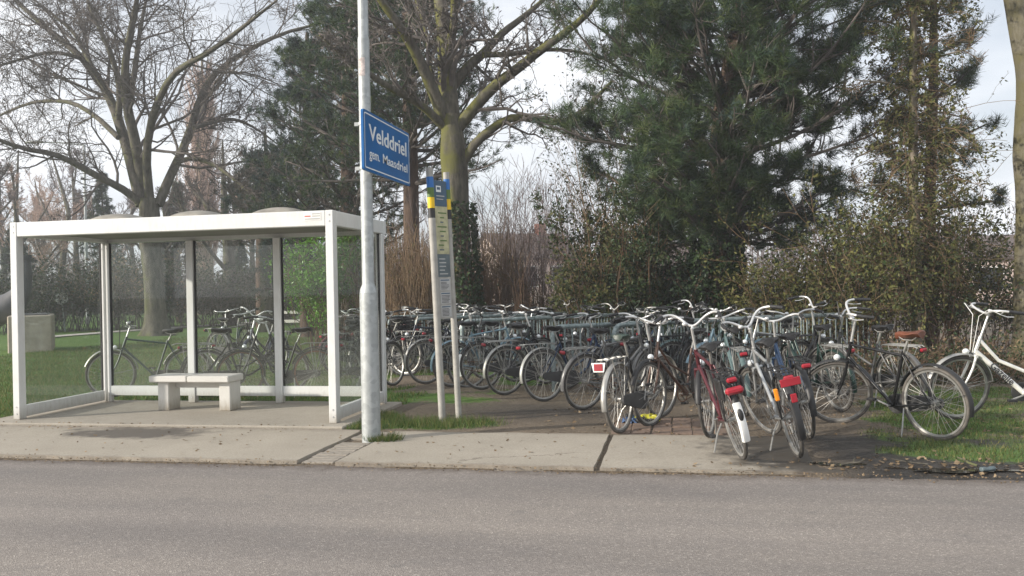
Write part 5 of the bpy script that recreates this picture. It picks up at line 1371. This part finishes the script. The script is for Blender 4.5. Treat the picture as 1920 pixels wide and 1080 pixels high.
far_tree('bare tree left of the bluish pine', 540, 45, 10, 68, M['twig_purple'], FAR)
far_tree('slim bare tree seen low between big tree and poplar', 300, 46, 8, 69, M['twig_dark'], FAR)
for i_, (px, D, h, lb) in enumerate(((5, 62, 12, 'pale twigged bare tree at far left behind two others'), (80, 66, 11, 'fine twigged bare tree between sculpture and distant lamp'), (150, 64, 13, 'tall pinkish bare tree right behind the distant lamp'), (250, 66, 11, 'fine twigged bare tree left of the big trunk'), (440, 68, 12, 'fine twigged bare tree just right of the poplar'), (475, 60, 10, 'pale bare tree above the middle of shelter roof'))):
    far_tree(lb, px, D, h, 90 + i_, M['twig_poplar'] if i_ % 2 else M['twig_purple'], FAR, tw=(11, 9, 6), trunk_r=.2, upb=.18, fine=.014)
# lombardy poplar
rgp = np.random.default_rng(70); bp_ = base(383, 62); rp = empty('poplar_tree', tuple(bp_)); tag(rp, 'tall narrow leafless poplar with pale brown twigs far behind shelter', 'tree')
MB().tube([(0, 0, -.2), (0, 0, 5), (0, 0, 12), (0.2, 0, 19)], [.85, .6, .35, .05], 10).build('trunk', M['bark_thin'], rp, True)
n_ = 150; z = rgp.uniform(2.0, 16.5, n_); a = rgp.uniform(0, 6.28, n_); p0 = np.stack([.3 * np.cos(a), .3 * np.sin(a), z], -1); d0 = unit(np.stack([np.cos(a) * .42, np.sin(a) * .42, np.ones(n_)], -1))
P1, R1 = walk(p0, d0, rgp.uniform(2.5, 5.5, n_) * (1.1 - z / 25), np.full(n_, .07), 8, .12, .05, .3, .02, rgp); P2, R2 = grow(P1, R1, 8, 6, (.1, 1), (15, 40), (.3, .55), .15, .07, .6, .4, .014, rg=rgp); P3, R3 = grow(P2, R2, 4, 4, (.1, 1), (15, 45), (.3, .6), .1, .08, .6, .5, .011, rg=rgp)
MB().tubes(P1, R1, 4).tubes(P2, R2, 3).tubes(P3, R3, 3).build('branches', M['twig_poplar'], rp, kind='stuff')
# dark shrubs at the wood's edge
DS = 'dark evergreen shrubs along the wood edge'
for i, (px, D, h, rx, lb) in enumerate(((-30, 36, 2.6, 2.0, 'dark shrub at the far left edge'), (60, 37, 2.6, 2.0, 'dark shrub behind the concrete block'), (150, 38, 2.8, 2.2, 'dark shrub behind the small round sign'), (225, 38, 3.2, 2.2, 'brownish dark shrub left of the big tree trunk'), (320, 39, 3.0, 2.2, 'dark shrub right of the big tree trunk'),
                                        (400, 40, 2.9, 2.2, 'dark evergreen shrub behind the middle shelter post'), (480, 44, 2.0, 2.4, 'low dark shrub beside the small spruce'), (545, 40, 2.4, 1.8, 'low dark shrub left of the laurel bush'), (640, 34, 3.0, 1.8, 'dark shrub behind the right shelter corner'), (700, 28, 2.8, 1.4, 'dark shrub right behind the lamp post'))):
    shrub('dark_shrub', lb, base(px, D), h, rx, 1.2, 60, M['twig_dark'], [M['rhodo'], M['rhodo'], M['holly']] if i != 3 else [M['rhodo'], M['deadleaf'], M['holly']], 4200, .14, 4, 2, .02, .3, .02, DS, rs, .12, .0, .16, twig_r=.008)
# distant wood: one mass
rgw = np.random.default_rng(80); m = MB(); N = 900
wx = rgw.uniform(-75, 70, N); wy = rgw.uniform(72, 100, N); hw = rgw.uniform(3.0, 7.5, N)
P1, R1 = walk(np.stack([wx, wy, np.zeros(N)], -1), unit(np.stack([rgw.normal(size=N) * .08, rgw.normal(size=N) * .08, np.ones(N)], -1)), hw, np.full(N, .12), 7, .1, .07, .25, .03, rgw)
P2, R2 = grow(P1, R1, 9, 5, (.15, 1), (20, 55), (.25, .45), .12, .12, .6, .4, .022, rg=rgw); P3, R3 = grow(P2, R2, 3, 4, (.2, 1), (20, 60), (.35, .6), .1, .12, .6, .5, .02, rg=rgw)
m.tubes(P1, R1, 3).tubes(P2, R2, 3).tubes(P3, R3, 3)
tag(m.build('distant_wood', M['twig_purple']), 'purple grey mass of bare trees along the horizon', 'wood', kind='stuff')
m = MB(); N = 26000; cx = rgw.uniform(-80, 75, N); cz = rgw.random(N) ** 1.4 * (1.2 + 1.3 * vnoise(cx, cx * 0, .25, 3)); leaf_quads(m, np.stack([cx, rgw.uniform(60, 70, N), cz], -1), .45, rgw)
tag(m.build('distant_hedge', M['rhodo']), 'dark hedge mass under the distant bare trees', 'hedge', kind='stuff')

# --- houses
def house(label, px, D, w, d, eave, ridge, rz, wallm, wins):
    b_ = base(px, D); h = empty('house', tuple(b_), rz); tag(h, label, 'house', 'houses beyond the hedge')
    m = MB(); hw_ = w / 2
    m.add([(-hw_, 0, 0), (hw_, 0, 0), (hw_, d, 0), (-hw_, d, 0), (-hw_, 0, eave), (hw_, 0, eave), (hw_, d, eave), (-hw_, d, eave), (-hw_, d / 2, ridge), (hw_, d / 2, ridge)],
          [(0, 1, 5, 4), (2, 3, 7, 6)]); nb = m.n - 10
    m.F.append((np.array([[nb + 1, nb + 2, nb + 6, nb + 9, nb + 5], [nb + 3, nb + 0, nb + 4, nb + 8, nb + 7]]), 0)); m.build('wall', wallm, h)
    r = MB()
    for s_ in (0, 1):
        ya, yb = (-.3, d / 2) if s_ == 0 else (d + .3, d / 2); za = eave - .3 * (ridge - eave) / (d / 2)
        r.add([(-hw_ - .25, ya, za + .03), (hw_ + .25, ya, za + .03), (hw_ + .25, yb, ridge + .03), (-hw_ - .25, yb, ridge + .03), (-hw_ - .25, ya, za + .2), (hw_ + .25, ya, za + .2), (hw_ + .25, yb, ridge + .2), (-hw_ - .25, yb, ridge + .2)], [(0, 3, 2, 1), (4, 5, 6, 7), (0, 1, 5, 4), (1, 2, 6, 5), (2, 3, 7, 6), (3, 0, 4, 7)])
    ro = r.build('roof', M['roof_tile'], h); MB().box((w * .2, d / 2 - .3, ridge - .3), (w * .2 + .6, d / 2 + .3, ridge + .9)).build('chimney', M['house_brick'], ro)
    for (x0, z0, x1, z1) in wins:
        f = MB().box((x0 - .08, -.05, z0 - .08), (x1 + .08, .05, z1 + .08)).build('window', M['flap_white'], h); MB().box((x0, -.07, z0), (x1, -.052, z1)).build('pane', M['window'], f)
house('pale pink house with dark roof glimpsed over the hedge', 1022, 58, 5.6, 7, 3.5, 5.2, R_(35), M['house_wall'], ((-1.8, 1.6, -.6, 2.9), (.6, 1.6, 1.8, 2.9)))
house('low red brick house glimpsed left of the big pine foot', 1275, 50, 7, 7, 2.4, 3.9, R_(0), M['house_brick'], ((-2.2, .9, -1.0, 2.0), (.5, .9, 1.9, 2.0)))
house('pale house glimpsed behind the shrubs at the right edge', 1850, 48, 11, 8, 2.6, 3.9, R_(-12), M['house_wall'], ((-3.8, .9, -2.4, 2.1), (-.6, .9, .8, 2.1), (2.4, .9, 3.8, 2.1)))

# --- sculpture, round sign, far lamp, rail
kb = G(16, 664); cbk = empty('concrete_block', tuple(kb), R_(37)); tag(cbk, 'large square concrete block on the lawn left of the shelter', 'block')
MB().box((-.02, 0, -.1), (1.03, 1.95, 1.02), ch=.03).build('block', M['block'], cbk)
MB().box((.1, .1, 1.02), (.92, 1.83, 1.05)).build('top_plate', M['grey_steel'], cbk)
hn = W(18, 592, 24.2); sc_o = empty('horn_sculpture', tuple(hn)); tag(sc_o, 'grey curved steel horn resting on the concrete block', 'sculpture')
ctr = [W(-62, 606, 24.2) - hn, W(-20, 590, 24.2) - hn, W(22, 572, 24.2) - hn, W(42, 548, 24.2) - hn, W(48, 515, 24.2) - hn, W(48, 480, 24.2) - hn]
MB().path_tube(resample(ctr, 16), np.interp(np.linspace(0, 1, 16), [0, .45, .7, 1], [.50, .38, .22, .12]), 22, True).build('horn', M['grey_steel'], sc_o, True)
MB().path_tube([W(48, 485, 24.2) - hn, W(48, 478, 24.2) - hn], [.17, .17], 22, True).build('rim', M['grey_steel'], sc_o, True)
ps = G(122, 622); rsn = empty('round_sign', tuple(ps), R_(20)); tag(rsn, 'small pale round sign on a thin leaning post beyond the lawn', 'sign'); rsn.rotation_euler = (0, R_(-4), R_(20))
MB().tube([(0, 0, -.1), (0, 0, 1.42)], .035, 8).build('post', M['galv'], rsn, True)
MB().revolve_y([(.001, -.02), (.27, -.02), (.27, .02), (.001, .02)], (0, -.06, 1.45), 24, closed=False).build('disc', M['flap_white'], rsn)
MB().revolve_y([(.001, -.003), (.10, -.003), (.10, .003), (.001, .003)], (0, -.085, 1.45), 16, closed=False).build('emblem', M['pole_grey'], rsn)
fl = empty('far_street_lamp', tuple(base(163, 46))); tag(fl, 'thin far street lamp with arm pointing left above the lawn', 'street lamp')
zt = W(160, 272, 46)[2]; MB().tube([(0, 0, 0), (0, 0, zt * .5), (0, 0, zt)], [.10, .075, .06], 8).build('post', M['galv'], fl, True)
av = (W(66, 266, 46) - W(160, 272, 46)); MB().tube([(0, 0, zt), tuple(av * .5 + (0, 0, zt + .06)), tuple(av * .85 + (0, 0, zt))], .045, 6).build('arm', M['galv'], fl, True)
MB().ellipsoid(tuple(av + (0, 0, zt)), (.6, .18, .1), 10, 6).build('lamp_head', M['galv'], fl, True)
gr_ = empty('wooden_rail', tuple(G(562, 616))); tag(gr_, 'low pale double rail beyond the lawn left of the laurel', 'rail')
p0 = G(530, 618); p1 = G(575, 616)
for z in (.25, .62): 
    a_ = W(532, 603 - z * 0, 33.0); 
    MB().box((-1.1, -.04, z), (.6, .04, z + .12)).build('rail', M['bench_concrete'], gr_)
for x in (-.9, .4): MB().box((x - .05, .045, -.05), (x + .05, .14, .75)).build('post', M['bench_concrete'], gr_)

# --- small things on the ground
pb = G(1205, 795); bagr = empty('plastic_bag', (pb[0], pb[1], .02)); tag(bagr, 'crumpled yellow and blue plastic bag lying on the brick paving', 'bag')
def crumple(c, r, seed, mat, name):
    m = MB().ellipsoid(c, r, 16, 10); v = m.V[0]; q = np.random.default_rng(seed); v += q.normal(size=v.shape) * .018; v[:, 2] = np.maximum(v[:, 2], 0.003); m.build(name, mat, bagr)
crumple((0.04, 0, .03), (.15, .09, .045), 1, M['bag_yellow'], 'yellow_sheet'); crumple((-.12, -.03, .02), (.08, .06, .03), 2, M['bag_blue'], 'blue_sheet'); crumple((.02, -.07, .015), (.1, .05, .03), 3, M['blackplastic'], 'dark_sheet')
# puddle, sticks and a crushed can in the muddy edge
a_ = np.linspace(0, 2 * math.pi, 40, endpoint=False); rr_ = 1 + .35 * np.sin(3 * a_ + .6) + .18 * np.sin(7 * a_)
tw_ = NT('puddle_water'); tw_.col((0.02, 0.018, 0.015, 1)); tw_.set(Roughness=0.06, Specular_IOR_Level=0.6)
for (cx_, cy_, rx_, ry_) in ((2.05, 7.08, .42, .085), (1.25, 7.22, .25, .06)):
    V = np.stack([cx_ + rx_ * rr_ * np.cos(a_), cy_ + ry_ * rr_ * np.sin(a_), a_ * 0 + .036], -1)
    m = MB(); m.add(np.concatenate([V, [[cx_, cy_, .036]]]), [(i, (i + 1) % 40, 40) for i in range(40)]); m.build('puddle', tw_.m, kind='structure')
for (px, py, an, L, r, lb) in ((1600, 874, 15, .28, .012, 'short broken stick on the muddy edge left of the leaf drift'), (1815, 872, 115, .26, .014, 'upright broken stick beside the puddle at right'), (1705, 872, 170, .35, .009, 'thin dark stick lying in the middle of the muddy edge')):
    p_ = G(px, py, .04); o = empty('stick', (p_[0], p_[1], .055), R_(an)); tag(o, lb, 'stick', 'sticks in the muddy edge'); o.scale = (.75, .75, .7)
    MB().path_tube([(-L / 2, 0, 0), (-L * .1, .015, .012), (L * .2, -.01, .02), (L / 2, .02, .045)], [r, r * .95, r * .8, r * .5], 7).build('wood', M['bark_grey'], o, True)
    MB().path_tube([(0, 0, .01), (L * .12, .05, .04), (L * .2, .08, .05)], [r * .5, r * .4, r * .2], 5).build('side_twig', M['bark_grey'], o, True)
p_ = G(1852, 884, .04); cn = empty('crushed_can', (p_[0], p_[1], .06), R_(20)); cn.scale = (.75, .75, .6); tag(cn, 'crushed grey drinks can lying beside the puddle at right', 'can')
m = MB().path_tube([(-.075, 0, 0), (-.07, 0, 0), (-.03, .004, -.003), (.0, -.004, -.006), (.03, .005, 0), (.07, 0, 0), (.075, 0, 0)], [.022, .030, .031, .024, .030, .031, .024], 14); m.build('body', M['panel_slate'], cn, True)
MB().path_tube([(.0755, 0, 0), (.079, 0, 0)], [.024, .022], 14).build('lid', M['sign_back'], cn, True)
# grass blades
def blades(n, fx, h, mats, seed, name, label, wd=.006, dens=None):
    q = np.random.default_rng(seed); X, Y = fx(q, n); g_ = grassmask(X, Y) + (q.random(len(X)) - .5) * .35; k = (g_ > .5) & ~((X > -8.14) & (X < -3.52) & (Y < 10.66)) & ~((X > -9) & (X < 1.3) & (Y < 8.58))
    if dens is not None: k &= q.random(len(X)) < dens(X, Y)
    X, Y = X[k], Y[k]; N = len(X); Z = gh(X, Y); a = q.uniform(0, 6.28, N); hh = h * q.uniform(.45, 1.3, N); ln_ = hh * q.uniform(.1, .8, N); b = q.uniform(0, 6.28, N)
    B = np.stack([X, Y, Z], -1); s_ = np.stack([np.cos(a), np.sin(a), a * 0], -1) * wd * .5 * q.uniform(.7, 1.4, (N, 1)); T = B + np.stack([np.cos(b) * ln_, np.sin(b) * ln_, hh], -1)
    m = MB(); m.add(np.stack([B - s_, B + s_, T], 1).reshape(-1, 3), np.arange(3 * N).reshape(-1, 3), (q.random(N) < .34).astype(int)); tag(m.build(name, mats), label, 'grass', kind='stuff')
GM = [M['grass_a'], M['grass_b']]
blades(50000, lambda q, n: (q.uniform(1.6, 7, n), q.uniform(7.2, 12.5, n)), .042, [M['grass_dull'], M['grass_b']], 1, 'verge_grass', 'short worn grass under the right hand bicycles')
blades(5200, lambda q, n: (q.normal(-2.5, .55, n), q.normal(9.05, .30, n)), .085, GM, 2, 'grass_tufts', 'taller grass tufts around the bus stop post feet')
blades(6000, lambda q, n: (q.normal(-3.4, .25, n), q.uniform(8.6, 10.4, n)), .07, GM, 4, 'corner_grass', 'grass strip beside the right shelter corner')
blades(150000, lambda q, n: (q.uniform(-17, -3.5, n), 8.6 + 18 * q.random(n) ** 1.6), .06, GM, 3, 'lawn_grass', 'mown lawn grass behind the bus shelter', wd=.011)
q = np.random.default_rng(9); N = 900; a = q.uniform(0, 6.28, N); r = q.random(N) ** .7 * .16
X = -2.87 + r * np.cos(a) * 1.2; Y = 8.0 + r * np.sin(a) * .8; B = np.stack([X, Y, X * 0 + .025], -1); s_ = np.stack([np.cos(a * 3), np.sin(a * 3), a * 0], -1) * .003; T = B + np.stack([np.cos(a) * .04, np.sin(a) * .04, q.uniform(.03, .09, N)], -1)
m = MB(); m.add(np.stack([B - s_, B + s_, T], 1).reshape(-1, 3), np.arange(3 * N).reshape(-1, 3), (q.random(N) < .4).astype(int)); tag(m.build('weeds', GM), 'small weeds growing round the lamp post foot', 'weeds', kind='stuff')
# fallen leaves and grit
def litter(n, fx, size, mat, seed, name, label, cat='leaves'):
    q = np.random.default_rng(seed); X, Y = fx(q, n); Z = np.where((X < 0.95) & (Y < 8.55) & (X > -8.8) & (Y > 6.95), .038, np.where(Y < 6.86, .008, gh(X, Y) + .012)); Z = np.where((X > -8.05) & (X < -3.6) & (Y > 8.64) & (Y < 10.6), .058, Z)
    C = np.stack([X, Y, Z], -1); m = MB(); leaf_quads(m, C, size, q, flatten=.75, normal=np.tile([0, 0, 1.], (n, 1)), asp=.65); m.V[-1][:, 2] = np.maximum(m.V[-1][:, 2], np.repeat(Z, 4) - .008); tag(m.build(name, mat), label, cat, kind='stuff')
litter(1100, lambda q, n: (q.uniform(-1.5, 7, n), 8.6 + 6 * q.random(n) ** 1.3), .05, M['deadleaf'], 1, 'fallen_leaves', 'dry fallen leaves scattered under the bicycles')
litter(260, lambda q, n: (q.normal(2.3, .9, n), q.normal(7.22, .16, n)), .045, M['deadleaf'], 2, 'leaf_drift', 'dead leaves and sticks caught in the muddy road edge')
litter(160, lambda q, n: (q.uniform(-8, 1, n), q.uniform(6.95, 8.6, n)), .035, M['deadleaf'], 3, 'pavement_leaves', 'small dead leaves lying on the concrete pavement')
litter(220, lambda q, n: (q.uniform(-8, -3.6, n), q.normal(8.61, .03, n)), .03, M['deadleaf'], 5, 'edge_leaves', 'leaf litter along the front edge of the shelter floor')
litter(1400, lambda q, n: (q.uniform(-9, 5, n), q.normal(6.87, .045, n)), .02, M['deadleaf'], 6, 'road_edge_grit', 'brown grit and leaf crumbs along the road edge', 'grit')
litter(500, lambda q, n: (q.uniform(-16, -4.5, n), q.uniform(10.8, 24, n)), .06, M['deadleaf'], 7, 'lawn_leaves', 'pale dead leaves scattered on the lawn')
# ------------------------------------------------------------------ thin haze volume, added to lift the shadows
hz_ = MB().box((-110, -12, -1.2), (110, 135, 26)).build('haze', simple('haze_air', (0.8, 0.8, 0.8)), kind='stuff')
hm_ = hz_.data.materials[0]; ht_ = hm_.node_tree
for n_ in list(ht_.nodes): ht_.nodes.remove(n_)
ho = ht_.nodes.new('ShaderNodeOutputMaterial'); hv = ht_.nodes.new('ShaderNodeVolumePrincipled')
hv.inputs['Color'].default_value = (0.93, 0.95, 1.0, 1); hv.inputs['Density'].default_value = 0.0021; hv.inputs['Anisotropy'].default_value = 0.2
ht_.links.new(hv.outputs['Volume'], ho.inputs['Volume'])
tag(hz_, 'thin pale haze filling the air, added to lift the shadows', 'haze', kind='stuff')
